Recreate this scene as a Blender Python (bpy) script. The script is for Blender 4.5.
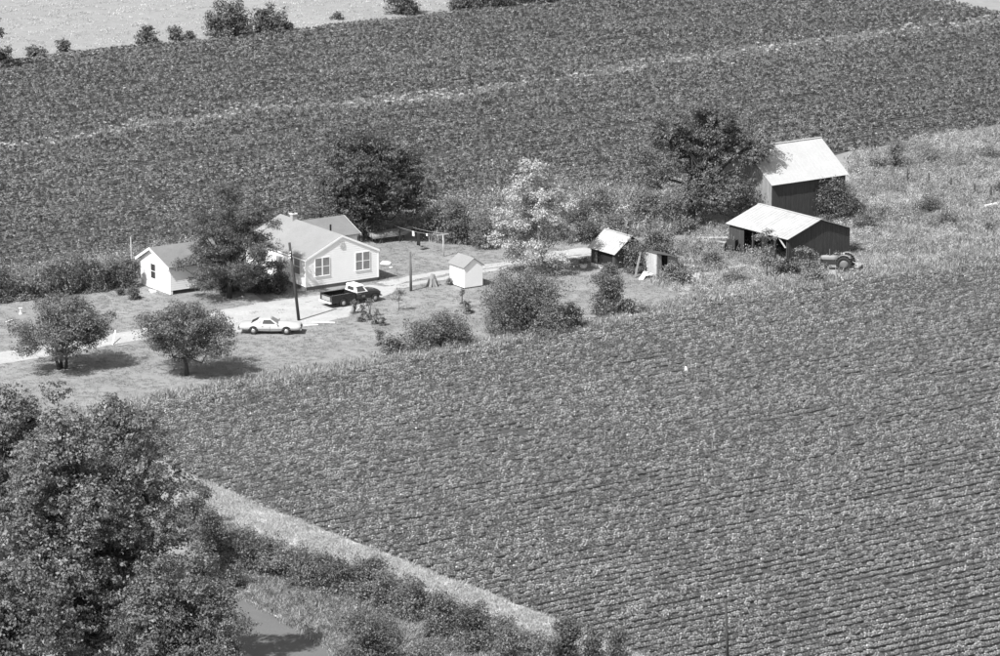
import bpy, math, random
import numpy as np
from mathutils import Vector, Matrix

# ------------------------------------------------------------------ reset
for o in list(bpy.data.objects):
    bpy.data.objects.remove(o)
scene = bpy.context.scene
COL = scene.collection

# ------------------------------------------------------------------ camera
FPX = 4500.0                       # focal length in photo pixels (photo is 1000 wide)
PITCH = math.radians(13.5)
CAMH = 398 * math.sin(PITCH)
cam = bpy.data.cameras.new('camera')
cam.sensor_width = 36
cam.lens = FPX * 36 / 1000
cam.clip_start = 5
cam.clip_end = 6000
camo = bpy.data.objects.new('camera', cam)
camo.location = (0, 0, CAMH)
camo.rotation_euler = (math.pi / 2 - PITCH, 0, 0)
COL.objects.link(camo)
scene.camera = camo

# ------------------------------------------------------------------ light
SUN_EL = math.radians(50)
SUN_AZ = math.radians(221)         # clockwise from +Y: sun stands to the left, on the camera's side
sdir = Vector((math.sin(SUN_AZ) * math.cos(SUN_EL), math.cos(SUN_AZ) * math.cos(SUN_EL), math.sin(SUN_EL)))
world = bpy.data.worlds.new('World')
scene.world = world
world.use_nodes = True
wn = world.node_tree
wn.nodes.clear()
sky = wn.nodes.new('ShaderNodeTexSky')
sky.sky_type = 'NISHITA'
sky.sun_disc = False
sky.sun_elevation = SUN_EL
sky.sun_rotation = SUN_AZ
bwn = wn.nodes.new('ShaderNodeRGBToBW')      # black and white film
bg = wn.nodes.new('ShaderNodeBackground')
bg.inputs[1].default_value = 0.12
wo = wn.nodes.new('ShaderNodeOutputWorld')
wn.links.new(sky.outputs[0], bwn.inputs[0])
wn.links.new(bwn.outputs[0], bg.inputs[0])
wn.links.new(bg.outputs[0], wo.inputs[0])
sun = bpy.data.lights.new('sun', 'SUN')
sun.energy = 4.2
sun.angle = math.radians(0.5)
sun.color = (1, 1, 1)
suno = bpy.data.objects.new('sun', sun)
suno.rotation_euler = (-sdir).to_track_quat('-Z', 'Y').to_euler()
suno.location = (-200, 200, 300)
COL.objects.link(suno)
scene.view_settings.view_transform = 'Standard'
scene.view_settings.look = 'None'
scene.view_settings.gamma = 1
scene.view_settings.use_curve_mapping = False
scene.view_settings.exposure = 0.9

# ------------------------------------------------------------------ survey: photo pixel <-> place on the ground
FW = np.array([0, math.cos(PITCH), -math.sin(PITCH)])
UP = np.array([0, math.sin(PITCH), math.cos(PITCH)])
C0 = np.array([0, 0, CAMH])


def P(x, y, z=0.0):
    d = FW + np.array([(x - 500) / FPX, 0, 0]) - (y - 328) / FPX * UP
    return C0 + (z - CAMH) / d[2] * d


def PV(x, y, z=0.0):
    return Vector(P(x, y, z))


def S(x, y):
    return FPX / float(np.dot(P(x, y) - C0, FW))


def proj(X, Y, Z=0.0):
    q1 = Z - CAMH
    w = Y * FW[1] + q1 * FW[2]
    return 500 + FPX * X / w, 328 - FPX * (Y * UP[1] + q1 * UP[2]) / w


def depr(y):
    return PITCH + math.atan((y - 328) / FPX)


YAW = math.radians(33.5)

# ------------------------------------------------------------------ materials (all grey: the photograph is black and white)
MATS = {}


def mat(name, v, rough=0.85, var=0.2, scale=1.5, var2=0.0, scale2=20.0, bump=0.0, bscale=30.0,
        spec=0.3, metal=0.0, world_space=False, stretch=None, island=0.0):
    if name in MATS:
        return MATS[name]
    m = bpy.data.materials.new(name)
    m.use_nodes = True
    nt = m.node_tree
    b = nt.nodes['Principled BSDF']
    b.inputs['Roughness'].default_value = rough
    b.inputs['Metallic'].default_value = metal
    b.inputs['Specular IOR Level'].default_value = spec
    if world_space:
        src = nt.nodes.new('ShaderNodeNewGeometry').outputs['Position']
    else:
        src = nt.nodes.new('ShaderNodeTexCoord').outputs['Object']
    if stretch:
        mp = nt.nodes.new('ShaderNodeMapping')
        mp.inputs['Scale'].default_value = stretch
        nt.links.new(src, mp.inputs[0])
        src = mp.outputs[0]

    def noise(sc, det):
        n = nt.nodes.new('ShaderNodeTexNoise')
        n.inputs['Scale'].default_value = sc
        n.inputs['Detail'].default_value = det
        n.inputs['Roughness'].default_value = 0.65
        nt.links.new(src, n.inputs['Vector'])
        return n.outputs['Fac']

    def math_(op, a, bb):
        n = nt.nodes.new('ShaderNodeMath')
        n.operation = op
        for i, q in enumerate((a, bb)):
            if hasattr(q, 'links'):
                nt.links.new(q, n.inputs[i])
            else:
                n.inputs[i].default_value = q
        return n.outputs[0]
    # v * (1 + var*(2n-1)*1.6) ...
    f = math_('MULTIPLY_ADD', noise(scale, 5), 3.0 * var)
    f.node.inputs[2].default_value = 1 - 1.5 * var
    if var2:
        g = math_('MULTIPLY_ADD', noise(scale2, 3), 3.0 * var2)
        g.node.inputs[2].default_value = 1 - 1.5 * var2
        f = math_('MULTIPLY', f, g)
    if island:
        gi = nt.nodes.new('ShaderNodeNewGeometry').outputs['Random Per Island']
        g = math_('MULTIPLY_ADD', gi, 2 * island)
        g.node.inputs[2].default_value = 1 - island
        f = math_('MULTIPLY', f, g)
    f = math_('MULTIPLY', f, v)
    f = math_('MAXIMUM', f, 0.004)
    cc = nt.nodes.new('ShaderNodeCombineColor')
    for i in range(3):
        nt.links.new(f, cc.inputs[i])
    nt.links.new(cc.outputs[0], b.inputs['Base Color'])
    if bump:
        bp = nt.nodes.new('ShaderNodeBump')
        bp.inputs['Strength'].default_value = bump
        bp.inputs['Distance'].default_value = 0.05
        nt.links.new(noise(bscale, 4), bp.inputs['Height'])
        nt.links.new(bp.outputs[0], b.inputs['Normal'])
    MATS[name] = m
    return m


def leafmat(name, v, spread=0.55, trans=0.3, patch=0.0, pscale=0.05, rough=0.5, spec=0.35, rowpatch=0.0):
    """leaf surface: a bit of gloss, a bit of light coming through, each leaf its own tone ('rnd' attribute)"""
    m = bpy.data.materials.new(name)
    m.use_nodes = True
    nt = m.node_tree
    b = nt.nodes['Principled BSDF']
    out = nt.nodes['Material Output']
    b.inputs['Roughness'].default_value = rough
    b.inputs['Specular IOR Level'].default_value = spec
    at = nt.nodes.new('ShaderNodeAttribute')
    at.attribute_name = 'rnd'

    def math_(op, a, bb, c=None):
        n = nt.nodes.new('ShaderNodeMath')
        n.operation = op
        for i, q in enumerate((a, bb, c)):
            if q is None:
                continue
            if hasattr(q, 'links'):
                nt.links.new(q, n.inputs[i])
            else:
                n.inputs[i].default_value = q
        return n.outputs[0]
    f = math_('MULTIPLY_ADD', at.outputs['Fac'], 2 * spread, 1 - spread)
    oi = nt.nodes.new('ShaderNodeObjectInfo')
    f = math_('MULTIPLY', f, math_('MULTIPLY_ADD', oi.outputs['Random'], 0.24, 0.88))
    if patch:
        ge = nt.nodes.new('ShaderNodeNewGeometry')
        for sc, am in ((pscale, patch), (pscale * 6, patch * 0.7)):
            n = nt.nodes.new('ShaderNodeTexNoise')
            n.inputs['Scale'].default_value = sc
            n.inputs['Detail'].default_value = 3
            nt.links.new(ge.outputs['Position'], n.inputs['Vector'])
            f = math_('MULTIPLY', f, math_('MULTIPLY_ADD', n.outputs['Fac'], 3 * am, 1 - 1.5 * am))
    f = math_('MAXIMUM', math_('MULTIPLY', f, v), 0.004)
    cc = nt.nodes.new('ShaderNodeCombineColor')
    for i in range(3):
        nt.links.new(f, cc.inputs[i])
    nt.links.new(cc.outputs[0], b.inputs['Base Color'])
    tr = nt.nodes.new('ShaderNodeBsdfTranslucent')
    nt.links.new(cc.outputs[0], tr.inputs['Color'])
    mx = nt.nodes.new('ShaderNodeMixShader')
    mx.inputs[0].default_value = trans
    nt.links.new(b.outputs[0], mx.inputs[1])
    nt.links.new(tr.outputs[0], mx.inputs[2])
    nt.links.new(mx.outputs[0], out.inputs[0])
    MATS[name] = m
    return m


WHITE = mat('white_paint', 0.78, 0.6, 0.05, 0.8, 0.04, 9)
WHITE2 = mat('white_trim', 0.82, 0.5, 0.03, 2)
GLASS = mat('window_glass', 0.05, 0.08, 0.2, 3, spec=0.8)
CURTAIN = mat('curtained_glass', 0.2, 0.12, 0.35, 2.5, spec=0.6)
SHINGLE = mat('pale_shingles', 0.225, 0.9, 0.12, 0.6, 0.16, 9, bump=0.4, bscale=14)
SHINGLE_D = mat('grey_shingles', 0.17, 0.9, 0.16, 0.7, 0.16, 9, bump=0.4, bscale=14)
BLOCK = mat('foundation_block', 0.16, 0.9, 0.2, 1.5, 0.2, 14)
BRICK = mat('chimney_brick', 0.3, 0.9, 0.15, 3, 0.2, 25)
BARNWOOD = mat('dark_barn_boards', 0.05, 0.9, 0.3, 1.1, 0.3, 6, island=0.4, stretch=(3, 3, 0.35), bump=0.3, bscale=8)
GREYWOOD = mat('weathered_grey_boards', 0.2, 0.9, 0.25, 0.9, 0.25, 6, island=0.35, stretch=(3, 3, 0.3), bump=0.3, bscale=8)
OLDWOOD = mat('rough_timber', 0.14, 0.9, 0.3, 2, 0.3, 12)
PALEWOOD = mat('pale_timber', 0.4, 0.8, 0.2, 2, 0.15, 12)
POLEWOOD = mat('pole_timber', 0.05, 0.9, 0.3, 1.5, 0.3, 9)
TIN = mat('galvanised_roof', 0.4, 0.45, 0.08, 0.5, 0.07, 4, spec=0.5)
TIN_OLD = mat('stained_tin_roof', 0.36, 0.5, 0.22, 0.45, 0.16, 2.5, spec=0.5)
DARK = mat('dark_void', 0.015, 0.9, 0.2)
RUBBER = mat('tyre_rubber', 0.025, 0.8, 0.2, 4)
CHROME = mat('bright_metal', 0.6, 0.25, 0.05, 4, metal=0.9)
STEEL = mat('rusty_steel', 0.12, 0.7, 0.35, 3, 0.2, 20)
BARK = mat('tree_bark', 0.055, 0.95, 0.35, 1.5, 0.3, 9, bump=0.5, bscale=10)
BARK_P = mat('pale_bark', 0.16, 0.95, 0.35, 1.5, 0.3, 9, bump=0.5, bscale=10)
CARPAINT = mat('light_car_paint', 0.45, 0.22, 0.03, 2, spec=0.6)
TRUCKPAINT = mat('dark_truck_paint', 0.018, 0.25, 0.15, 2, spec=0.6)
TRUCKWHITE = mat('white_truck_paint', 0.8, 0.25, 0.03, 2, spec=0.6)
TRACPAINT = mat('faded_tractor_paint', 0.22, 0.5, 0.2, 2)
LAMP = mat('lamp_lens', 0.35, 0.15, 0.1, 4, spec=0.7)
LAMP_D = mat('dark_lamp_lens', 0.06, 0.15, 0.1, 4, spec=0.7)
CLOTH_D = mat('dark_cloth', 0.02, 0.95, 0.3, 3)
CLOTH_W = mat('white_cloth', 0.75, 0.95, 0.1, 3)
STONE = mat('pale_stone', 0.6, 0.9, 0.2, 4, 0.2, 20)
HULL = mat('painted_hull', 0.22, 0.5, 0.22, 1.2, 0.1, 8)

L_DARK = leafmat('dark_leaves', 0.125, 0.7, 0.25)
L_MID = leafmat('mid_leaves', 0.155, 0.7, 0.28)
L_LOCUST = leafmat('feathery_leaves', 0.13, 0.7, 0.3)
L_PALE = leafmat('silvery_leaves', 0.46, 0.4, 0.3)
L_BUSH = leafmat('bush_leaves', 0.165, 0.7, 0.28)
L_LIGHT = leafmat('light_bush_leaves', 0.2, 0.6, 0.3)
L_FAR = leafmat('hedge_leaves', 0.12, 0.5, 0.25)
M_SOY = leafmat('soybean_leaves', 0.19, 0.85, 0.3, patch=0.13, pscale=0.03, rough=0.42, spec=0.45)
M_SOY2 = leafmat('soybean_leaves_low', 0.255, 0.75, 0.3, patch=0.13, pscale=0.035, rough=0.42, spec=0.45)
M_LAWN = leafmat('lawn_blades', 0.285, 0.3, 0.4, patch=0.2, pscale=0.09, spec=0.2)
M_WEED = leafmat('pasture_blades', 0.45, 0.35, 0.4, patch=0.3, pscale=0.07, spec=0.2)
M_STRIP = leafmat('waterway_blades', 0.34, 0.35, 0.4, patch=0.15, pscale=0.1, spec=0.2)
M_BRIGHT = leafmat('bleached_grass_blades', 0.64, 0.2, 0.45, patch=0.08, pscale=0.1, spec=0.2)
M_DRY = leafmat('dry_grass_blades', 0.5, 0.35, 0.4, patch=0.12, pscale=0.1, spec=0.2)

G_LAWN = mat('lawn_turf', 0.222, 0.95, 0.26, 0.16, 0.16, 1.6, bump=0.45, bscale=3.5, world_space=True)
G_SOIL = mat('field_soil', 0.06, 0.95, 0.15, 0.1, 0.3, 2.0, bump=0.6, bscale=3, world_space=True)
G_PAST = mat('pasture_turf', 0.29, 0.95, 0.3, 0.1, 0.3, 1.2, bump=0.8, bscale=2, world_space=True)
G_DRY = mat('dry_verge_turf', 0.44, 0.95, 0.15, 0.15, 0.2, 1.8, bump=0.6, bscale=3, world_space=True)
G_MEAD = mat('mown_meadow', 0.235, 0.95, 0.16, 0.03, 0.14, 0.5, bump=0.6, bscale=1.5, world_space=True)
G_DIRT = mat('gravel_drive', 0.35, 0.95, 0.2, 0.5, 0.16, 4, bump=0.4, bscale=8, world_space=True)
G_ASPH = mat('worn_asphalt', 0.12, 0.9, 0.14, 0.25, 0.12, 7, bump=0.2, bscale=20, world_space=True)
G_CONC = mat('concrete_slab', 0.36, 0.9, 0.12, 0.8, 0.1, 9, world_space=True)

# ------------------------------------------------------------------ object helpers


def tag(o, label=None, cat=None, group=None, kind=None):
    if label:
        o['label'] = label
    if cat:
        o['category'] = cat
    if group:
        o['group'] = group
    if kind:
        o['kind'] = kind
    return o


def thing(name, label, cat, loc=(0, 0, 0), rz=0.0, group=None):
    o = bpy.data.objects.new(name, None)
    o.empty_display_size = 0.5
    o.location = loc
    o.rotation_euler = (0, 0, rz)
    COL.objects.link(o)
    return tag(o, label, cat, group)


def link(name, me, m, parent=None):
    o = bpy.data.objects.new(name, me)
    if m is not None and len(me.materials) == 0:
        me.materials.append(m)
    COL.objects.link(o)
    if parent is not None:
        o.parent = parent
    return o


def fast_mesh(name, V, Q, rnd=None):
    """numpy mesh: V (n,3), Q (m,k) faces"""
    me = bpy.data.meshes.new(name)
    k = Q.shape[1]
    me.vertices.add(len(V))
    me.vertices.foreach_set('co', V.astype(np.float32).ravel())
    me.loops.add(Q.size)
    me.loops.foreach_set('vertex_index', Q.astype(np.int32).ravel())
    me.polygons.add(len(Q))
    me.polygons.foreach_set('loop_start', np.arange(0, Q.size, k, dtype=np.int32))
    me.update(calc_edges=True)
    if rnd is not None:
        a = me.attributes.new('rnd', 'FLOAT', 'POINT')
        a.data.foreach_set('value', rnd.astype(np.float32))
    return me


def vec(p):
    return Vector((float(p[0]), float(p[1]), float(p[2])))


class MB:
    def __init__(self):
        self.v = []
        self.f = []

    def add(self, vs, fs):
        n = len(self.v)
        self.v += [tuple(map(float, q)) for q in vs]
        self.f += [tuple(i + n for i in q) for q in fs]
        return self

    def hexa(self, q):
        return self.add(q, [(0, 3, 2, 1), (4, 5, 6, 7), (0, 1, 5, 4), (1, 2, 6, 5), (2, 3, 7, 6), (3, 0, 4, 7)])

    def box(self, x0, x1, y0, y1, z0, z1):
        return self.hexa([(x0, y0, z0), (x1, y0, z0), (x1, y1, z0), (x0, y1, z0), (x0, y0, z1), (x1, y0, z1), (x1, y1, z1), (x0, y1, z1)])

    def bar(self, p, q, w, h=None):
        h = h or w
        p = vec(p); q = vec(q)
        d = (q - p).normalized()
        a = d.cross(Vector((0, 0, 1)))
        if a.length < 1e-3:
            a = Vector((1, 0, 0))
        a.normalize()
        b = a.cross(d)
        a = a * w / 2
        b = b * h / 2
        return self.hexa([p - a - b, p + a - b, p + a + b, p - a + b, q - a - b, q + a - b, q + a + b, q - a + b])

    def prism(self, pts, t):
        """planar polygon pts extruded by vector t"""
        n = len(pts)
        t = vec(t)
        pts = [vec(p) for p in pts]
        fs = [tuple(range(n - 1, -1, -1)), tuple(range(n, 2 * n))]
        fs += [(i, (i + 1) % n, n + (i + 1) % n, n + i) for i in range(n)]
        return self.add(pts + [p + t for p in pts], fs)

    def loft(self, rings, cap=True, closed=True):
        n = len(rings[0])
        vs = [p for r in rings for p in r]
        fs = []
        for i in range(len(rings) - 1):
            for j in range(n if closed else n - 1):
                k = (j + 1) % n
                fs.append((i * n + j, i * n + k, (i + 1) * n + k, (i + 1) * n + j))
        if cap:
            fs.append(tuple(range(n - 1, -1, -1)))
            fs.append(tuple(range((len(rings) - 1) * n, len(rings) * n)))
        return self.add(vs, fs)

    def tube(self, pts, rad, n=8, cap=True):
        pts = [vec(p) for p in pts]
        rings = []
        ref = Vector((0.31, 0.87, 0.17)).normalized()
        for i, p in enumerate(pts):
            d = (pts[min(i + 1, len(pts) - 1)] - pts[max(i - 1, 0)]).normalized()
            a = d.cross(ref)
            if a.length < 0.1:
                a = d.cross(Vector((1, 0, 0)))
            a.normalize()
            b = d.cross(a)
            r = rad[i] if hasattr(rad, '__len__') else rad
            rings.append([p + (a * math.cos(t) + b * math.sin(t)) * r for t in [2 * math.pi * k / n for k in range(n)]])
        return self.loft(rings, cap)

    def mesh(self, name, smooth=False):
        me = bpy.data.meshes.new(name)
        me.from_pydata(self.v, [], self.f)
        me.update()
        if smooth:
            me.polygons.foreach_set('use_smooth', [True] * len(me.polygons))
        return me

    def build(self, name, m, parent=None, smooth=False):
        return link(name, self.mesh(name, smooth), m, parent)


def clip(poly, nx, ny, c):
    """keep nx*x+ny*y <= c"""
    out = []
    for i in range(len(poly)):
        a = poly[i]; b = poly[(i + 1) % len(poly)]
        da = nx * a[0] + ny * a[1] - c
        db = nx * b[0] + ny * b[1] - c
        if da <= 0:
            out.append(a)
        if (da < 0 < db) or (db < 0 < da):
            t = da / (da - db)
            out.append((a[0] + t * (b[0] - a[0]), a[1] + t * (b[1] - a[1])))
    return out


def boards(mb, o, ex, ez, n, poly, axis, w, thick=0.025, gap=0.012, rng=None, jit=0.0, lap=False):
    """cover a 2D polygon (along ex, ez from o) with separate boards standing proud along n"""
    o = vec(o); ex = vec(ex); ez = vec(ez); n = vec(n)
    lo = min(p[axis] for p in poly); hi = max(p[axis] for p in poly)
    t = lo
    d = (1, 0) if axis == 0 else (0, 1)
    while t < hi - 1e-4:
        t1 = min(t + w, hi)
        q = clip(poly, -d[0], -d[1], -(t + (0 if lap else gap / 2)))
        q = clip(q, d[0], d[1], t1 - (0 if lap else gap / 2)) if len(q) > 2 else []
        if len(q) > 2:
            j = (rng.uniform(0, jit) if rng else 0)
            base = [o + ex * a + ez * b for a, b in q]
            if lap:
                front = [p + n * (0.006 + thick * (1 - (qq[1] - t) / w)) for p, qq in zip(base, q)]
            else:
                front = [p + n * (thick + j) for p in base]
            k = len(q)
            fs = [tuple(range(k, 2 * k))]
            fs += [(i, (i + 1) % k, k + (i + 1) % k, k + i) for i in range(k)]
            mb.add(base + front, fs)
        t = t1
    return mb


def sheet(name, pts, z, m, sub=1.5, rough=0.25, seed=1, curve=True):
    """flat ground sheet from a pixel outline, its edge made a little uneven"""
    rng = random.Random(seed)
    w = [P(*p) for p in pts]
    out = []
    for i in range(len(w)):
        a = w[i]; b = w[(i + 1) % len(w)]
        L = np.linalg.norm(b - a)
        k = max(1, int(L / sub))
        nrm = np.array([-(b - a)[1], (b - a)[0], 0]) / max(L, 1e-6)
        for j in range(k):
            q = a + (b - a) * j / k + nrm * rng.uniform(-rough, rough)
            out.append((q[0], q[1], z))
    import mathutils
    tri = mathutils.geometry.tessellate_polygon([[Vector(p) for p in out]])
    me = bpy.data.meshes.new(name)
    me.from_pydata(out, [], [tuple(t) for t in tri])
    me.update()
    # faces up
    for p in me.polygons:
        if p.normal.z < 0:
            p.flip()
    me.update()
    o = link(name, me, m)
    o['kind'] = 'structure'
    return o


def strip_poly(center, hw):
    """pixel centre line + half widths (metres) -> outline in pixels"""
    w = [P(*c) for c in center]
    Lf = []; Rt = []
    for i, p in enumerate(w):
        d = w[min(i + 1, len(w) - 1)] - w[max(i - 1, 0)]
        d = d / np.linalg.norm(d)
        n = np.array([-d[1], d[0], 0])
        h = hw[i] if hasattr(hw, '__len__') else hw
        for lst, s in ((Lf, 1), (Rt, -1)):
            q = p + n * h * s
            lst.append(tuple(proj(q[0], q[1])))
    return Lf + Rt[::-1]


def inpoly(x, y, poly):
    r = np.zeros(len(x), bool)
    n = len(poly)
    for i in range(n):
        x0, y0 = poly[i]; x1, y1 = poly[(i + 1) % n]
        if y0 == y1:
            continue
        c = ((y0 > y) != (y1 > y)) & (x < (x1 - x0) * (y - y0) / (y1 - y0) + x0)
        r ^= c
    return r


def smooth_noise(X, Y, sc, seed):
    """cheap value noise in the plane, 0..1"""
    rs = np.random.RandomState(seed)
    T = rs.rand(64, 64)
    x = X / sc; y = Y / sc
    xi = np.floor(x).astype(int); yi = np.floor(y).astype(int)
    fx = x - xi; fy = y - yi
    fx = fx * fx * (3 - 2 * fx); fy = fy * fy * (3 - 2 * fy)
    g = lambda a, b: T[a % 64, b % 64]
    return (g(xi, yi) * (1 - fx) + g(xi + 1, yi) * fx) * (1 - fy) + (g(xi, yi + 1) * (1 - fx) + g(xi + 1, yi + 1) * fx) * fy

# ------------------------------------------------------------------ instancing for what nobody could count


def gn_scatter(name, pts, idx, rot, scl, protos, label, cat):
    me = bpy.data.meshes.new(name)
    me.vertices.add(len(pts))
    me.vertices.foreach_set('co', pts.astype(np.float32).ravel())
    a = me.attributes.new('idx', 'INT', 'POINT'); a.data.foreach_set('value', idx.astype(np.int32))
    a = me.attributes.new('rot', 'FLOAT_VECTOR', 'POINT'); a.data.foreach_set('vector', rot.astype(np.float32).ravel())
    a = me.attributes.new('scl', 'FLOAT_VECTOR', 'POINT'); a.data.foreach_set('vector', scl.astype(np.float32).ravel())
    me.update()
    o = bpy.data.objects.new(name, me)
    COL.objects.link(o)
    tag(o, label, cat, kind='stuff')
    c = bpy.data.collections.new(name + '_kinds')
    for i, (pm, m) in enumerate(protos):
        po = bpy.data.objects.new('%s_kind_%02d' % (name, i), pm)
        if not pm.materials:
            pm.materials.append(m)
        c.objects.link(po)
    ng = bpy.data.node_groups.new(name, 'GeometryNodeTree')
    ng.interface.new_socket('Geometry', in_out='INPUT', socket_type='NodeSocketGeometry')
    ng.interface.new_socket('Geometry', in_out='OUTPUT', socket_type='NodeSocketGeometry')
    N = ng.nodes
    gi = N.new('NodeGroupInput'); go = N.new('NodeGroupOutput')
    ci = N.new('GeometryNodeCollectionInfo')
    ci.inputs['Collection'].default_value = c
    ci.inputs['Separate Children'].default_value = True
    ci.inputs['Reset Children'].default_value = True
    ip = N.new('GeometryNodeInstanceOnPoints')
    ip.inputs['Pick Instance'].default_value = True

    def na(nm, ty):
        n = N.new('GeometryNodeInputNamedAttribute')
        n.data_type = ty
        n.inputs['Name'].default_value = nm
        return [s for s in n.outputs if s.enabled and s.name == 'Attribute'][0]
    er = N.new('FunctionNodeEulerToRotation')
    ng.links.new(na('rot', 'FLOAT_VECTOR'), er.inputs[0])
    ng.links.new(gi.outputs[0], ip.inputs['Points'])
    ng.links.new(ci.outputs[0], ip.inputs['Instance'])
    ng.links.new(na('idx', 'INT'), ip.inputs['Instance Index'])
    ng.links.new(er.outputs[0], ip.inputs['Rotation'])
    ng.links.new(na('scl', 'FLOAT_VECTOR'), ip.inputs['Scale'])
    ng.links.new(ip.outputs[0], go.inputs[0])
    md = o.modifiers.new('scatter', 'NODES')
    md.node_group = ng
    return o


def quads_leaves(rs, C, N, size, aspect=0.62, fold=0.16):
    """leaf-shaped quads at C with normals N"""
    n = len(C)
    N = N / np.maximum(np.linalg.norm(N, axis=1, keepdims=True), 1e-6)
    A = rs.normal(size=(n, 3))
    T = np.cross(N, A); T /= np.maximum(np.linalg.norm(T, axis=1, keepdims=True), 1e-6)
    B = np.cross(N, T)
    L = (size * (0.5 + 1.0 * rs.rand(n) ** 1.3))[:, None]
    W = L * aspect
    V = np.empty((n, 4, 3))
    V[:, 0] = C - T * L * 0.5
    V[:, 1] = C + B * W * 0.5 + N * L * fold
    V[:, 2] = C + T * L * 0.5
    V[:, 3] = C - B * W * 0.5 + N * L * fold
    Q = np.arange(4 * n).reshape(n, 4)
    return V.reshape(-1, 3), Q


def soy_clump(seed, n=46, w=0.46, ln=0.62, h=0.55, leaf=0.15):
    rs = np.random.RandomState(seed)
    p = rs.normal(size=(n, 3)); p /= np.linalg.norm(p, axis=1, keepdims=True)
    p[:, 2] = np.abs(p[:, 2])
    r = (0.55 + 0.45 * rs.rand(n))[:, None]
    c = p * r * np.array([ln / 2, w / 2, h * 0.5])
    c[:, 2] += h * 0.5
    nn = p * 0.45 + np.array([-0.2, -0.25, 0.9]) + rs.normal(size=(n, 3)) * 0.5
    V, Q = quads_leaves(rs, c, nn, leaf, 0.75, 0.08)
    rnd = np.repeat(rs.rand(n), 4)
    return fast_mesh('soy', V, Q, rnd)


def grass_tuft(seed, n=16, h=0.3, spread=0.12, lean=0.5, width=0.02):
    rs = np.random.RandomState(seed)
    b = np.c_[rs.normal(size=(n, 2)) * spread, np.zeros(n)]
    a = rs.rand(n) * 2 * np.pi
    hh = h * (0.5 + 0.6 * rs.rand(n))
    ln = lean * rs.rand(n) * hh
    d = np.c_[np.cos(a), np.sin(a), np.zeros(n)]
    s = np.c_[-np.sin(a), np.cos(a), np.zeros(n)] * width / 2
    mid = b + d * (ln * 0.35)[:, None] + np.array([0, 0, 1]) * (hh * 0.6)[:, None]
    tip = b + d * ln[:, None] + np.array([0, 0, 1]) * hh[:, None]
    V = np.stack([b - s, b + s, mid + s, tip, mid - s], 1).reshape(-1, 3)
    Q = np.arange(5 * n).reshape(n, 5)
    return fast_mesh('tuft', V, Q, np.repeat(rs.rand(n), 5))


def weed_plant(seed, n=40, h=0.9, w=0.5, leaf=0.13):
    rs = np.random.RandomState(seed)
    z = rs.rand(n) ** 0.7
    a = rs.rand(n) * 2 * np.pi
    r = (0.25 + 0.75 * np.sin(np.pi * np.clip(z * 0.9, 0, 1))) * rs.rand(n) ** 0.5 * w / 2
    c = np.c_[np.cos(a) * r, np.sin(a) * r, 0.05 + z * h]
    nn = np.c_[np.cos(a), np.sin(a), np.full(n, 0.9)] + rs.normal(size=(n, 3)) * 0.5
    V, Q = quads_leaves(rs, c, nn, leaf, 0.5, 0.1)
    return fast_mesh('weed', V, Q, np.repeat(rs.rand(n), 4))


def scatter_points(rs, pxpoly, dens, keep=None):
    ww = np.array([P(x, max(y, -300)) for x, y in pxpoly])
    lo = ww.min(0); hi = ww.max(0)
    n = int((hi[0] - lo[0]) * (hi[1] - lo[1]) * dens)
    X = lo[0] + rs.rand(n) * (hi[0] - lo[0]); Y = lo[1] + rs.rand(n) * (hi[1] - lo[1])
    px, py = proj(X, Y)
    k = inpoly(px, py, pxpoly)
    if keep is not None:
        k &= keep(X, Y, px, py)
    return X[k], Y[k], px[k], py[k]

# ------------------------------------------------------------------ trees


def clump_leaves(rs, clumps, n, size, per=16, shell=0.5, updir=0.45, rand=0.6, aspect=0.66, spray=0.17):
    C = np.array([c[:3] for c in clumps]); R = np.array([c[3:6] for c in clumps])
    wgt = (R[:, 0] * R[:, 1] + R[:, 0] * R[:, 2] + R[:, 1] * R[:, 2])
    wgt = wgt / wgt.sum()
    ns = max(1, n // per)
    ci = rs.choice(len(clumps), ns, p=wgt)
    d = rs.normal(size=(ns, 3)); d /= np.linalg.norm(d, axis=1, keepdims=True)
    rad = 1 - shell * rs.rand(ns) ** 1.6 + 0.24 * rs.normal(size=ns) * (rs.rand(ns) < 0.4)
    p = C[ci] + d * R[ci] * rad[:, None]
    tone = rs.rand(ns)
    pp = np.repeat(p, per, 0) + rs.normal(size=(ns * per, 3)) * spray * np.array([1.0, 1.0, 0.55])
    dd = np.repeat(d, per, 0)
    nn = dd * 0.75 + np.array([0, 0, updir]) + rs.normal(size=(ns * per, 3)) * rand
    V, Q = quads_leaves(rs, pp, nn, size, aspect)
    V[:, 2] = np.maximum(V[:, 2], 0.02)
    rnd = np.clip(np.repeat(np.repeat(tone, per) * 0.55 + rs.rand(ns * per) * 0.45, 4), 0, 1)
    return V, Q, rnd


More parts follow.
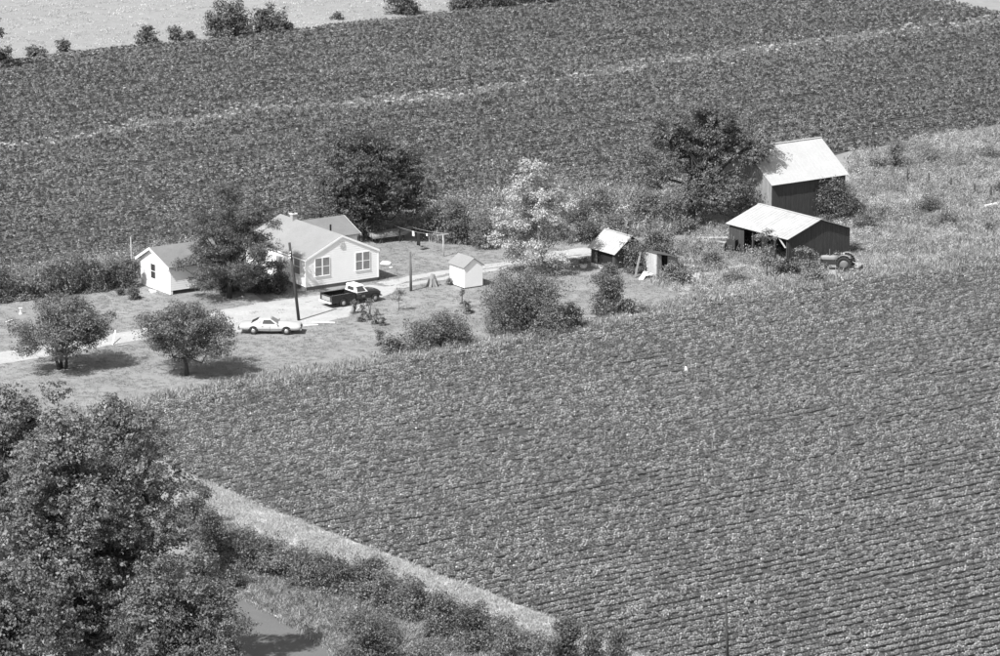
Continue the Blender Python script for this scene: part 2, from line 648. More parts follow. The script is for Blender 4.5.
def make_clumps(rs, c, r, K, cr=(0.22, 0.4), fill=0.78, flat=0.8, lobes=9, taper=0.0):
    """leaf clumps inside an uneven, lobed envelope, then fitted to the envelope's box"""
    c = np.array(c, float); r = np.array(r, float)
    L = rs.normal(size=(lobes, 3)); L /= np.linalg.norm(L, axis=1, keepdims=True)
    Lh = rs.uniform(0.2, 0.5, lobes)
    out = []
    tries = 0
    while len(out) < K and tries < 4000:
        tries += 1
        d = rs.normal(size=3); d /= np.linalg.norm(d)
        lob = 0.66 + float(np.max(Lh * np.exp(7 * (L @ d - 1))))
        rad = fill * lob * rs.rand() ** 0.38
        q = d * rad
        if taper:
            q[:2] *= 1 - taper * np.clip(q[2], -0.3, 1)
        k = rs.uniform(*cr)
        rr = np.array([k, k, k * flat]) * rs.uniform(0.8, 1.25, 3) * (r[0] * r[1] * r[2]) ** (1 / 3)
        q = q * r
        if all(np.linalg.norm((q - o[:3]) / (rr + np.array(o[3:6]))) > 0.34 for o in out):
            out.append(tuple(q) + tuple(rr))
    A = np.array(out)
    for ax in (0, 2):
        lo = (A[:, ax] - A[:, 3 + ax] * 0.95).min(); hi = (A[:, ax] + A[:, 3 + ax] * 0.95).max()
        f = 2 * r[ax] / max(hi - lo, 1e-3)
        A[:, ax] = (A[:, ax] - (lo + hi) / 2) * f
    A[:, :3] += c
    return [tuple(q) for q in A]


def limbs(rs, mb, clumps, base, top, r0, stems=1, nl=22, fork=0.35):
    """trunk(s) and limbs running out to the leaf clumps"""
    base = np.array(base, float); top = np.array(top, float)
    lines = []
    for s in range(stems):
        off = rs.normal(size=3) * np.array([1, 1, 0]) * (0.0 if stems == 1 else r0 * 0.9)
        spread = np.array([rs.normal(), rs.normal(), 0]) * (0.12 if stems == 1 else 0.9) * r0 * 4
        pts = []
        for t in np.linspace(0, 1, 6):
            q = base + off + (top - base) * t + spread * (t ** 1.3) + rs.normal(size=3) * r0 * 0.35 * (0 < t < 1) * np.array([1, 1, 0])
            pts.append(q)
        rad = [r0 * (1.35 if i == 0 else 1 - 0.82 * i / 5) * (1 if stems == 1 else 0.62) for i in range(6)]
        pts[0][2] -= 0.1
        mb.tube(pts, rad, 8)
        lines.append((pts, rad))
    order = list(range(len(clumps)))
    rs.shuffle(order)
    for i in order[:nl]:
        q = np.array(clumps[i][:3])
        pts, rad = lines[rs.randint(len(lines))]
        hfrac = np.clip((q[2] - base[2]) / max(top[2] - base[2], 0.1) * 0.75 - 0.12, fork, 0.95)
        k = hfrac * 5
        a = int(min(k, 4)); f = k - a
        s0 = np.array(pts[a]) * (1 - f) + np.array(pts[a + 1]) * f
        rr = (rad[a] * (1 - f) + rad[a + 1] * f) * 0.6
        m1 = s0 * 0.62 + q * 0.38 + np.array([0, 0, -0.05]) * np.linalg.norm(q - s0) + rs.normal(size=3) * 0.08 * np.linalg.norm(q - s0)
        m2 = s0 * 0.25 + q * 0.75 + rs.normal(size=3) * 0.07 * np.linalg.norm(q - s0)
        mb.tube([s0, m1, m2, q], [rr, rr * 0.7, rr * 0.42, rr * 0.15], 5, cap=False)
    return mb


def tree(name, label, base, crown, leaf, n, size, K=30, seed=0, r0=0.22, stems=1, cat='tree', group=None,
         bark=None, cr=(0.2, 0.36), depth=1.0, shell=0.5, fork=0.35, flat=0.75, extra=None, trunk_top=0.55, fill=0.78, aspect=0.6,
         updir=0.35, nl=24, taper=0.0, spray=0.17):
    """base (px,py) of the trunk; crown box (x0,y0,x1,y1) in pixels, turned into metres at the tree's own distance"""
    rs = np.random.RandomState(seed)
    bx, by = base
    k = S(bx, by)
    B = P(bx, by)
    sp, cp = math.sin(depr(by)), math.cos(depr(by))
    x0, y0, x1, y1 = crown
    rx = (x1 - x0) / 2 / k
    hpx = (y1 - y0) / 2 / k
    ry = rx * depth
    rz = math.sqrt(max(hpx ** 2 - (ry * sp) ** 2, (0.55 * hpx) ** 2)) / cp
    c = ((x0 + x1) / 2 / k - bx / k, 0, (by - (y0 + y1) / 2) / k / cp)
    cl = make_clumps(rs, c, (rx, ry, rz), K, cr, fill, flat, taper=taper)
    for e in (extra or []):          # extra clumps in pixels: x, y, r
        er = e[2] / k
        cl.append(((e[0] - bx) / k, rs.uniform(-0.3, 0.3) * ry, (by - e[1]) / k / cp, er, er, er * 0.75))
    t = thing(name, label, cat, tuple(B), 0, group)
    mb = MB()
    limbs(rs, mb, cl, (0, 0, 0), (c[0] * 0.6, 0, c[2] + rz * trunk_top), r0, stems, nl, fork)
    mb.build('trunk', bark or BARK, t, True)
    V, Q, rnd = clump_leaves(rs, cl, n, size, shell=shell, aspect=aspect, updir=updir, spray=spray)
    link('crown', fast_mesh('crown', V, Q, rnd), leaf, t)
    return t


def bush(name, label, box, leaf, n=None, size=0.17, seed=0, cat='bush', group=None, K=None, depth=0.9, dens=1.0):
    rs = np.random.RandomState(seed + 5000)
    x0, y0, x1, y1 = box
    bx = (x0 + x1) / 2
    k = S(bx, y1)
    sp, cp = math.sin(depr(y1)), math.cos(depr(y1))
    rx = (x1 - x0) / 2 / k
    ry = rx * depth
    by = y1 - ry * k * sp * 0.75
    B = P(bx, by)
    h = (by - y0) / k / cp
    K = K or max(7, int(9 + rx * 6))
    cl = make_clumps(rs, (0, 0, h * 0.46), (rx, ry, h * 0.56), K, (0.24, 0.42), 0.82, 0.95, lobes=6)
    # a skirt of low clumps so that it stands on the ground
    for i in range(max(3, K // 3)):
        a = rs.rand() * 6.283
        q = rs.uniform(0.22, 0.36) * min(rx, h)
        cl.append((math.cos(a) * rx * 0.66, math.sin(a) * ry * 0.66, q * 0.55, q * 1.1, q * 1.1, q))
    for i in range(3 + int(rx * 1.5)):          # single shoots breaking the outline
        a = rs.rand() * 6.283
        f = rs.uniform(0.2, 0.85)
        q = rs.uniform(0.1, 0.2) * min(rx, h)
        cl.append((math.cos(a) * rx * f, math.sin(a) * ry * f, h * rs.uniform(0.8, 1.06) * math.sqrt(max(0.05, 1 - 0.8 * f * f)), q * 0.7, q * 0.7, q * 1.5))
    t = thing(name, label, cat, tuple(B), 0, group)
    mb = MB()
    for i in range(min(len(cl), 9)):
        q = np.array(cl[i][:3])
        a = rs.normal(size=2) * 0.1 * rx
        mb.tube([(a[0], a[1], -0.05), (q[0] * 0.45, q[1] * 0.45, q[2] * 0.55), tuple(q)], [0.05, 0.03, 0.012], 5, cap=False)
    mb.build('stem', BARK, t, True)
    if n is None:
        area = 4 * math.pi * ((rx * ry + rx * h / 2 + ry * h / 2) / 3)
        n = int(np.clip(area / (size * size * 0.36) * 1.7 * dens, 300, 16000))
    V, Q, rnd = clump_leaves(rs, cl, n, size, per=9, shell=0.55, spray=min(0.2, 0.12 * rx + 0.06))
    link('foliage', fast_mesh('foliage', V, Q, rnd), leaf, t)
    return t

# ================================================================== THE SETTING
gm = MB()
gm.add([(-1500, -200, 0), (1500, -200, 0), (1500, 3500, 0), (-1500, 3500, 0)], [(0, 1, 2, 3)])
ground = gm.build('ground', G_LAWN)
ground['kind'] = 'structure'

LOWER = [(80, 425), (120, 412), (300, 378), (400, 361), (480, 348), (600, 327), (700, 304), (850, 281), (1000, 265), (1170, 240),
         (1200, 780), (900, 790), (760, 700), (640, 655), (560, 622), (480, 590), (400, 560), (330, 533), (260, 506), (165, 462), (110, 440)]
UPPER = [(-200, 92), (0, 64), (60, 56), (130, 48), (200, 42), (290, 32), (380, 21), (440, 13), (520, 6), (620, -6), (760, -14), (890, -14), (1000, 14), (1200, 60),
         (1200, 92), (1000, 124), (850, 152), (740, 172), (650, 192), (580, 187), (480, 197), (420, 208), (300, 228), (140, 252), (60, 264), (0, 277), (-200, 310)]
MEADOW = [(-200, 91), (0, 62), (60, 54), (130, 46), (200, 40), (290, 30), (380, 18), (440, 10), (520, 3), (620, -9), (620, -160), (-300, -160)]
PASTURE = [(850, 154), (1000, 126), (1200, 94), (1200, 236), (1000, 263), (850, 279), (700, 302), (655, 286), (668, 262), (690, 235), (730, 222), (770, 214), (846, 200)]
BRUSH = [(420, 210), (480, 199), (580, 189), (650, 194), (740, 176), (760, 190), (700, 226), (640, 238), (585, 240), (500, 246), (440, 244), (410, 230)]
LAWN = [(-200, 336), (0, 303), (100, 290), (300, 262), (380, 236), (440, 246), (500, 246), (585, 242), (650, 240), (690, 228), (726, 224),
        (690, 240), (668, 262), (674, 280), (702, 301), (600, 326), (480, 347), (400, 360), (300, 377), (120, 411), (60, 420), (-200, 450)]
HEDGEBED = [(-200, 312), (0, 279), (60, 266), (140, 253), (300, 229), (400, 212), (420, 226), (380, 236), (300, 260), (140, 282), (100, 289), (0, 302), (-200, 335)]
VERGE = [(175, 470), (260, 507), (330, 534), (400, 561), (480, 591), (560, 623), (640, 656), (760, 705), (700, 800), (430, 800), (330, 690), (240, 632), (232, 592), (190, 545)]
DRYSTRIP = [(160, 462), (200, 478), (260, 507), (330, 534), (400, 561), (480, 591), (560, 623), (640, 656), (700, 684), (655, 692), (595, 667), (535, 643), (465, 614), (398, 589), (330, 562), (260, 541), (210, 520), (174, 494)]

sheet('field_soil', UPPER, 0.004, G_SOIL, 3, 0.5, 2)
sheet('field_soil', LOWER, 0.004, G_SOIL, 2, 0.35, 3)
sheet('meadow', MEADOW, 0.006, G_MEAD, 4, 0.6, 4)
sheet('pasture', PASTURE, 0.005, G_PAST, 2, 0.5, 5)
sheet('roadside_verge', VERGE, 0.008, G_DRY, 2, 0.4, 6)
DRIVE_MAIN = [(-60, 368), (0, 358), (60, 349), (110, 340), (150, 333), (200, 325), (262, 319), (310, 309), (345, 299), (385, 287)]
W_MAIN = [2.2, 2.0, 1.6, 1.7, 1.8, 3.4, 5.2, 4.6, 2.8, 1.7]
DRIVE = strip_poly(DRIVE_MAIN, W_MAIN)
sheet('driveway', DRIVE, 0.012, G_DIRT, 0.8, 0.16, 7)
TR1 = strip_poly([(383, 284.5), (420, 276.5), (450, 271.5), (490, 266), (530, 260), (565, 253.5), (592, 250)], [1.0, 0.75, 0.7, 0.75, 0.9, 1.3, 1.3])
TR2 = strip_poly([(383, 289.5), (420, 282.5), (450, 277.5), (490, 270.5), (530, 264.5), (565, 258), (592, 254.5)], [0.9, 0.5, 0.5, 0.5, 0.5, 0.5, 0.4])
sheet('wheel_track', TR1, 0.016, G_DIRT, 0.6, 0.14, 8)
sheet('wheel_track', TR2, 0.016, G_DIRT, 0.6, 0.14, 9)
PATH = strip_poly([(-150, 325), (0, 301.5), (60, 294), (105, 287.5), (140, 283.5)], [1.0, 0.8, 0.7, 0.7, 0.5])
sheet('footpath', PATH, 0.012, mat('worn_path', 0.25, 0.95, 0.15, 0.5, 0.15, 5, world_space=True), 0.8, 0.18, 10)
sheet('dirt_track', strip_poly([(880, -14), (940, 0), (1000, 9), (1060, 18), (1250, 52)], [1.2, 1.6, 2.6, 2.6, 2.6]), 0.012, G_MEAD, 2, 0.4, 11)
WALK = [(243, 294), (251, 292), (270, 305), (257, 307)]
sheet('concrete_walk', WALK, 0.016, G_CONC, 1, 0.03, 12)
ROADC = [(140, 566), (205, 600), (262, 634), (330, 680), (430, 760)]
ROAD = strip_poly(ROADC, 2.6)
sheet('road', ROAD, 0.016, G_ASPH, 1.5, 0.08, 13)
GRAVEL = strip_poly([(214, 575), (252, 596), (300, 619), (352, 648), (430, 698)], 0.22)
sheet('gravel_shoulder', GRAVEL, 0.02, G_DIRT, 0.7, 0.12, 14)
#sheet('bare_earth', [(600, 316), (612, 306), (640, 296), (672, 289), (700, 292), (705, 300), (660, 312), (625, 320)], 0.01, mat('bare_lawn', 0.37, 0.95, 0.15, 0.4, 0.15, 4, world_space=True), 0.8, 0.25, 15)

# ------------------------------------------------------------------ crops and grass (stuff)
ROWU = np.array([math.cos(math.radians(35.5)), math.sin(math.radians(35.5))])
ROWV = np.array([-ROWU[1], ROWU[0]])
STRIPS = [[(-200, 178), (0, 150), (60, 140), (130, 127), (250, 114), (350, 105), (450, 92), (520, 84)],
          [(440, 96), (560, 78), (680, 62), (850, 38), (1000, 20), (1200, -12)]]


def dist_line(px, py, line):
    """pixel distance below/above a polyline (as y offset)"""
    xs = [p[0] for p in line]; ys = [p[1] for p in line]
    return py - np.interp(px, xs, ys), (px >= xs[0]) & (px <= xs[-1])


def crop(name, poly, rowsp, step, seed, leafm, h, label, hole=None, leafs=0.15, wid=0.46, thin=None, nl=46, lnf=1.5):
    rs = np.random.RandomState(seed)
    ww = np.array([P(x, y)[:2] for x, y in poly])
    a = ww @ ROWU; b = ww @ ROWV
    ra = np.arange(a.min(), a.max(), step); rb = np.arange(b.min(), b.max(), rowsp)
    A, Bb = np.meshgrid(ra, rb)
    A = A + rs.uniform(-0.4, 0.4, A.shape) * step
    # rows wander a little
    Bb = Bb + 0.12 * np.sin(A * 0.05 + 1) + rs.normal(size=Bb.shape) * 0.045
    A = A.ravel(); Bb = Bb.ravel()
    X = A * ROWU[0] + Bb * ROWV[0]; Y = A * ROWU[1] + Bb * ROWV[1]
    px, py = proj(X, Y)
    k = inpoly(px, py, poly) & (px > -90) & (px < 1090) & (py > -60) & (py < 740)
    if hole is not None:
        k &= ~hole(px, py, X, Y)
    vig = smooth_noise(X, Y, 11, seed) * 0.35 + smooth_noise(A / 4.5, Bb, 1.3, seed + 1) * 0.4 + smooth_noise(A / 2, Bb, 4.0, seed + 2) * 0.25
    if rowsp < 0.9:
        vig = smooth_noise(X, Y, 11, seed) * 0.2 + smooth_noise(A / 6, Bb, 1.1, seed + 1) * 0.6 + smooth_noise(A / 3, Bb, 4.0, seed + 2) * 0.2
    k &= rs.rand(len(X)) > (0.02 + (0.3 if rowsp < 0.9 else 0.2) * (vig < (0.36 if rowsp < 0.9 else 0.3)) + 0.3 * (vig < 0.24))
    X, Y, vig = X[k], Y[k], vig[k]
    n = len(X)
    s = ((0.55 + 0.85 * vig if rowsp < 0.9 else 0.74 + 0.45 * vig) + rs.normal(size=n) * 0.09).clip(0.4, 1.5)
    tall = rs.rand(n) < 0.006
    sc = np.c_[s, s, s * np.where(tall, 1.7, 1.0)]
    rot = np.c_[rs.normal(size=(n, 2)) * 0.08, math.radians(35.5) + rs.choice([0, math.pi], n) + rs.normal(size=n) * 0.25]
    pr = [(soy_clump(seed * 10 + i, nl, wid, step * lnf, h, leafs), leafm) for i in range(6)]
    print(name, n)
    return gn_scatter(name, np.c_[X, Y, np.zeros(n)], rs.randint(0, 6, n), rot, sc, pr, label, 'crop')


def strip_hole(px, py, X, Y):
    """soft-edged, patchy grass strips: True where grass has taken the place of the crop"""
    rr = np.random.RandomState(len(px) % 1000)
    pr = np.zeros(len(px))
    wob = (smooth_noise(X, Y, 7, 77) - 0.5) * 7
    wid = 2.2 + 4.5 * smooth_noise(X, Y, 13, 79)
    dens = 0.5 + 0.75 * smooth_noise(X, Y, 4, 80)
    for ln in STRIPS:
        d, ok = dist_line(px, py, ln)
        pr = np.maximum(pr, ok * dens * np.exp(-((d + wob) / wid) ** 2))
    return rr.rand(len(px)) < pr


crop('soybean_crop', UPPER, 0.8, 0.3, 21, M_SOY, 0.45, 'dark soybean crop in close rows across the upper field behind the farmyard', hole=strip_hole, leafs=0.15, wid=0.44, nl=34, lnf=1.3)
crop('soybean_crop', LOWER, 1.02, 0.3, 22, M_SOY2, 0.42, 'soybean crop in narrow slanting rows filling the lower field in front', leafs=0.105, wid=0.5, nl=80, lnf=2.4)


def scatter_grass(name, pts, protos, label, seed, s=(0.7, 1.3), cat='grass'):
    rs = np.random.RandomState(seed)
    X, Y = pts
    n = len(X)
    sc = rs.uniform(s[0], s[1], n)[:, None] * np.ones((1, 3)) * np.c_[np.ones(n), np.ones(n), rs.uniform(0.75, 1.25, n)]
    rot = np.c_[rs.normal(size=(n, 2)) * 0.1, rs.rand(n) * 6.28]
    print(name, n)
    return gn_scatter(name, np.c_[X, Y, np.zeros(n)], rs.randint(0, len(protos), n), rot, sc, protos, label, cat)


def off(polys, m=0):
    def f(X, Y, px, py):
        k = np.ones(len(px), bool)
        for q in polys:
            k &= ~inpoly(px, py, q)
        return k
    return f


# grassy strips through the upper field
rs = np.random.RandomState(31)
X, Y, px, py = scatter_points(rs, UPPER, 5.0, lambda X, Y, px, py: strip_hole(px, py, X, Y) & (px > -60) & (px < 1060))
scatter_grass('waterway_grass', (X, Y), [(grass_tuft(i, 26, 0.35, 0.22, 0.8, 0.05), M_STRIP) for i in range(3)] + [(soy_clump(900, 30, 0.5, 0.5, 0.4, 0.15), M_WEED)], 'pale rough grass in thin strips crossing the upper field', 32)
# lawn
rs = np.random.RandomState(33)
HARD = [DRIVE, TR1, TR2, WALK, PATH]
X, Y, px, py = scatter_points(rs, LAWN, 9.0, lambda X, Y, px, py: (off(HARD)(X, Y, px, py) | ((rs.rand(len(px)) < 0.5) & (smooth_noise(X, Y, 1.1, 63) > 0.8))) & (px > -60) & (px < 760) & (rs.rand(len(px)) < 0.35 + 0.65 * smooth_noise(X, Y, 2.5, 41)))
scatter_grass('lawn_grass', (X, Y), [(grass_tuft(20 + i, 22, 0.07, 0.16, 0.9, 0.025), M_LAWN) for i in range(4)], 'short mown grass of the farmyard lawn', 34)
# rough edge between lawn and lower field
EDGE = strip_poly([(40, 425), (120, 411), (300, 377), (400, 360), (480, 347), (600, 326), (700, 303), (850, 280), (1000, 264), (1150, 243)], [1.8, 2.0, 2.3, 1.8, 1.4, 1.5, 1.7, 1.6, 1.8, 1.8])
rs = np.random.RandomState(35)
X, Y, px, py = scatter_points(rs, EDGE, 6.0)
k = rs.rand(len(X)) < 0.25 + 0.75 * smooth_noise(X, Y, 2.2, 45)
scatter_grass('field_edge_grass', (X[k], Y[k]), [(grass_tuft(30 + i, 26, 0.42, 0.2, 0.8, 0.04), M_WEED) for i in range(3)] + [(grass_tuft(39, 26, 0.5, 0.2, 0.8, 0.04), M_DRY), (weed_plant(39, 30, 0.5, 0.5), M_SOY2)], 'rough grass along the edge of the lower field', 36)
# pasture and brush
rs = np.random.RandomState(37)
X, Y, px, py = scatter_points(rs, PASTURE, 6.5, lambda X, Y, px, py: (px < 1080))
JUNK = [(660, 290), (668, 262), (690, 236), (730, 224), (790, 240), (792, 268), (760, 285), (700, 300)]
TRAC = [(812, 262), (868, 262), (876, 276), (868, 284), (812, 284), (806, 274)]
jk = inpoly(px, py, JUNK); tk = inpoly(px, py, TRAC)
k = rs.rand(len(X)) < (0.12 + 0.88 * smooth_noise(X, Y, 3.2, 46) ** 0.8) * np.where(jk, 0.8, 1.0) * np.where(tk, 0.35, 1.0)
PRO = [(grass_tuft(50 + i, 40, 0.42, 0.25, 0.9, 0.03), M_WEED) for i in range(3)] + [(grass_tuft(55 + i, 40, 0.45, 0.27, 0.9, 0.03), M_DRY) for i in range(3)] + [(weed_plant(50 + i, 60, 0.6, 0.8, 0.1), M_WEED) for i in range(2)] + [(weed_plant(58, 60, 0.6, 0.8, 0.1), M_WEED)]
scatter_grass('pasture_weeds', (X[k], Y[k]), PRO, 'tall pale weeds and grass of the pasture right of the barns', 38, (0.6, 1.4))
rs = np.random.RandomState(39)
X, Y, px, py = scatter_points(rs, BRUSH, 7.0)
PRO2 = [(grass_tuft(60 + i, 30, 0.8, 0.25, 0.7, 0.05), M_WEED) for i in range(2)] + [(weed_plant(60 + i, 50, 1.1, 0.9, 0.17), M_SOY2) for i in range(2)] + [(weed_plant(65, 50, 1.1, 0.9, 0.17), L_LIGHT)]
k = rs.rand(len(X)) < 0.2 + 0.8 * smooth_noise(X, Y, 3, 47)
scatter_grass('brush_weeds', (X[k], Y[k]), PRO2, 'tall rank weeds between the yard and the upper field', 40, (0.6, 1.35))
X, Y, px, py = scatter_points(rs, HEDGEBED, 5.0, lambda X, Y, px, py: (px > -70) & (px < 420))
scatter_grass('hedge_weeds', (X, Y), PRO2, 'tall weeds under the hedge left of the white garage', 41, (0.5, 1.1))
rs = np.random.RandomState(47)
X, Y, px, py = scatter_points(rs, PASTURE, 2.6, lambda X, Y, px, py: (px < 1080) & ~inpoly(px, py, TRAC) & (smooth_noise(X, Y, 5.5, 64) * 0.6 + smooth_noise(X, Y, 2.1, 65) * 0.4 > 0.55))
scatter_grass('pasture_dark_weeds', (X, Y), [(weed_plant(66 + i, 60, 0.8, 0.8, 0.11), m) for i, m in enumerate([L_LIGHT, M_SOY2, L_BUSH])], 'darker leafy weeds in patches across the pasture', 49, (0.5, 1.2))
# verge by the road
rs = np.random.RandomState(43)
X, Y, px, py = scatter_points(rs, VERGE, 11.0, lambda X, Y, px, py: off([ROAD, GRAVEL])(X, Y, px, py) & (py < 740))
ins = inpoly(px, py, DRYSTRIP)
scatter_grass('dry_strip_grass', (X[ins], Y[ins]), [(grass_tuft(75 + i, 50, 0.2, 0.26, 1.0, 0.02), M_BRIGHT) for i in range(4)], 'very bright smooth dry grass strip along the lower field', 48)
X, Y = X[~ins], Y[~ins]
scatter_grass('verge_grass', (X, Y), [(grass_tuft(70 + i, 46, 0.38, 0.24, 0.9, 0.022), M_DRY) for i in range(4)], 'bright dry grass on the verge between road and field', 44)
rs = np.random.RandomState(44)
X, Y, px, py = scatter_points(rs, VERGE, 1.2, lambda X, Y, px, py: off([ROAD, GRAVEL])(X, Y, px, py) & (py < 740) & ~inpoly(px, py, DRYSTRIP))
scatter_grass('verge_weeds', (X, Y), [(weed_plant(80 + i, 60, 1.0, 0.9, 0.15), m) for i, m in enumerate([L_BUSH, L_LIGHT, M_SOY2])], 'leafy weeds growing through the verge beside the road', 45, (0.4, 1.1))
# far meadow
rs = np.random.RandomState(45)
X, Y, px, py = scatter_points(rs, MEADOW, 0.5, lambda X, Y, px, py: (px > -60) & (py > -60) & (px < 640))
scatter_grass('meadow_grass', (X, Y), [(grass_tuft(90 + i, 30, 0.14, 0.4, 1.0, 0.06), M_DRY) for i in range(3)], 'pale grass of the far meadow beyond the upper field', 46)

# ================================================================== BUILDINGS
RNG = random.Random(5)


def gable_poly(w, z0, ze, zr, rp=0.5):
    return [(0, z0), (w, z0), (w, ze), (w * rp, zr), (0, ze)]


def roof_slab(p, m, parent, name='roof', th=0.1):
    """p: four corners of the slope"""
    mb = MB()
    mb.prism(p, (0, 0, th))
    return mb.build(name, m, parent)


def tin_sheets(parent, e0, e1, r0, r1, n, m, name='roof_sheet', th=0.02):
    """eave line e0-e1, ridge line r0-r1: n overlapping ribbed metal sheets, each a piece of its own"""
    e0, e1, r0, r1 = map(vec, (e0, e1, r0, r1))
    nrm = (e1 - e0).cross(r0 - e0).normalized()
    if nrm.z < 0:
        nrm = -nrm
    for i in range(n):
        a, b = i / n, (i + 1.02) / n if i < n - 1 else 1.0
        p = e0.lerp(e1, a); q = e0.lerp(e1, b); s = r0.lerp(r1, b); t = r0.lerp(r1, a)
        up = nrm * (th + 0.006 * (i % 2) + RNG.uniform(0, 0.006))
        mb = MB()
        mb.add([p, q, s, t, p + up, q + up, s + up, t + up],
               [(0, 3, 2, 1), (4, 5, 6, 7), (0, 1, 5, 4), (1, 2, 6, 5), (2, 3, 7, 6), (3, 0, 4, 7)])
        for k in (0.04, 0.5):       # raised ribs
            a0 = p.lerp(q, k) + up; a1 = t.lerp(s, k) + up
            mb.bar(a0, a1, 0.05, 0.035)
        mb.build(name, m, parent)


def window(parent, o, ex, n, x, z, w, h, cols=1, pane_m=None, trim=0.035):
    """framed sash window: frame > pane"""
    o = vec(o); ex = vec(ex); n = vec(n); ez = Vector((0, 0, 1))
    c = lambda a, b, d: o + ex * a + ez * b + n * d
    fr = MB()

    def slab(a0, a1, b0, b1, d0, d1, mb):
        mb.prism([c(a0, b0, d0), c(a1, b0, d0), c(a1, b1, d0), c(a0, b1, d0)], n * (d1 - d0))
    d0, d1 = 0.0, 0.045
    slab(x - trim, x, z - trim, z + h + trim, d0, d1, fr)
    slab(x + w, x + w + trim, z - trim, z + h + trim, d0, d1, fr)
    slab(x, x + w, z + h, z + h + trim, d0, d1, fr)
    slab(x, x + w, z - trim, z, d0, d1, fr)
    for i in range(1, cols):
        slab(x + w * i / cols - 0.06, x + w * i / cols + 0.06, z, z + h, d0, d1, fr)
    f = fr.build('window', WHITE2, parent)
    for i in range(cols):
        a0 = x + w * i / cols + (0.06 if i else 0); a1 = x + w * (i + 1) / cols - (0.06 if i < cols - 1 else 0)
        for b0, b1 in ((z, z + h * 0.49), (z + h * 0.52, z + h)):
            pb = MB()
            slab(a0, a1, b0, b1, 0.0, 0.035, pb)
            pb.build('pane', pane_m or CURTAIN, f)
        sb = MB()
        slab(a0, a1, z + h * 0.49, z + h * 0.52, 0.0, 0.05, sb)
        sb.build('sash_bar', WHITE2, f)
    sl = MB()
    slab(x - trim - 0.05, x + w + trim + 0.05, z - trim - 0.05, z - trim, 0.0, 0.06, sl)
    sl.build('sill', WHITE2, f)
    return f


# ---- white farmhouse
hA = PV(306.4, 291.0)
house = thing('white_house', 'white clapboard farmhouse with pale shingled gable roof, two double windows facing the drive', 'house', hA, YAW)
HW, HL, ZF, ZE, ZR = 7.75, 10.8, 0.35, 2.95, 4.7
mb = MB(); mb.box(0.06, HW - 0.06, 0.06, HL - 0.06, -0.1, ZF); mb.build('foundation', BLOCK, house)
# solid core
mb = MB()
mb.prism([(0.0, 0.0, ZF), (HW, 0.0, ZF), (HW, 0.0, ZE), (HW / 2, 0.0, ZR - 0.02), (0, 0.0, ZE)], (0, HL, 0))
core = mb.build('wall', WHITE, house)
for nm, o_, ex_, n_, poly in (
        ('siding', (0, 0, 0), (1, 0, 0), (0, -1, 0), gable_poly(HW, ZF, ZE, ZR - 0.02)),
        ('siding', (0, HL, 0), (0, -1, 0), (-1, 0, 0), [(0, ZF), (HL, ZF), (HL, ZE), (0, ZE)]),
        ('siding', (HW, 0, 0), (0, 1, 0), (1, 0, 0), [(0, ZF), (HL, ZF), (HL, ZE), (0, ZE)]),
        ('siding', (HW, HL, 0), (-1, 0, 0), (0, 1, 0), gable_poly(HW, ZF, ZE, ZR - 0.02))):
    mb = MB()
    boards(mb, o_, ex_, (0, 0, 1), n_, poly, 1, 0.2, 0.011, lap=True)
    s_ = mb.build(nm, WHITE, core)
    s_['kind'] = 'stuff'
for xx in (0, HW):
    mb = MB(); mb.box(xx - 0.06, xx + 0.06, -0.035, 0.06, ZF, ZE - 0.1); mb.build('corner_board', WHITE2, core)
ov = 0.12
sl = (ZR - ZE) / (HW / 2)
for side in (0, 1):
    ex0 = -ov if side == 0 else HW + ov
    ze = ZE - sl * ov
    roof_slab([(ex0, -0.08, ze), (HW / 2, -0.08, ZR), (HW / 2, HL + 0.25, ZR), (ex0, HL + 0.25, ze)], SHINGLE, house, th=0.11)
    mb = MB()
    mb.prism([(ex0, -0.085, ze - 0.12), (HW / 2, -0.085, ZR - 0.1), (HW / 2, -0.085, ZR + 0.09), (ex0, -0.085, ze + 0.09)], (0, -0.025, 0))
    mb.build('rake_board', WHITE2, house)
    mb = MB(); mb.box(ex0 - 0.02, ex0 + 0.03, -0.08, HL + 0.25, ze - 0.12, ze - 0.01); mb.build('eave_board', WHITE2, house)
o_f = (0, -0.026, 0)
k = S(342, 285)
window(house, o_f, (1, 0, 0), (0, -1, 0), 0.95, 1.28, 1.5, 1.62, 2)
window(house, o_f, (1, 0, 0), (0, -1, 0), 5.3, 1.28, 1.5, 1.62, 2)
window(house, (-0.026, 10.8, 0), (0, -1, 0), (-1, 0, 0), 8.75, 1.35, 1.0, 1.4, 1)
window(house, (-0.026, 10.8, 0), (0, -1, 0), (-1, 0, 0), 2.4, 1.35, 1.0, 1.4, 1)
mb = MB()
mb.box(3.62, 4.05, -0.07, -0.03, 3.62, 4.12)
gv = mb.build('gable_vent', mat('vent_louvre', 0.3, 0.8, 0.1), house)
mb = MB()
for i in range(4):
    mb.box(3.64, 4.03, -0.1, -0.068, 3.66 + i * 0.12, 3.70 + i * 0.12)
mb.build('louvre', WHITE2, gv)
mb = MB(); mb.box(3.5, 3.98, 8.2, 8.68, 4.0, 5.25); ch = mb.build('chimney', BRICK, house)
mb = MB(); mb.box(3.45, 4.03, 8.15, 8.73, 5.25, 5.36); mb.build('chimney_cap', STONE, ch)
mb = MB(); mb.box(3.6, 3.88, 8.3, 8.58, 5.36, 5.40); mb.build('flue', DARK, ch)
mb = MB(); mb.tube([(5.2, 4.2, 4.0), (5.2, 4.2, 4.85)], 0.09, 8); mb.build('vent_pipe', DARK, house)
mb = MB(); mb.tube([(-0.1, -0.02, ZF), (-0.1, -0.02, ZE - 0.2)], 0.04, 6); mb.build('downpipe', WHITE2, house)
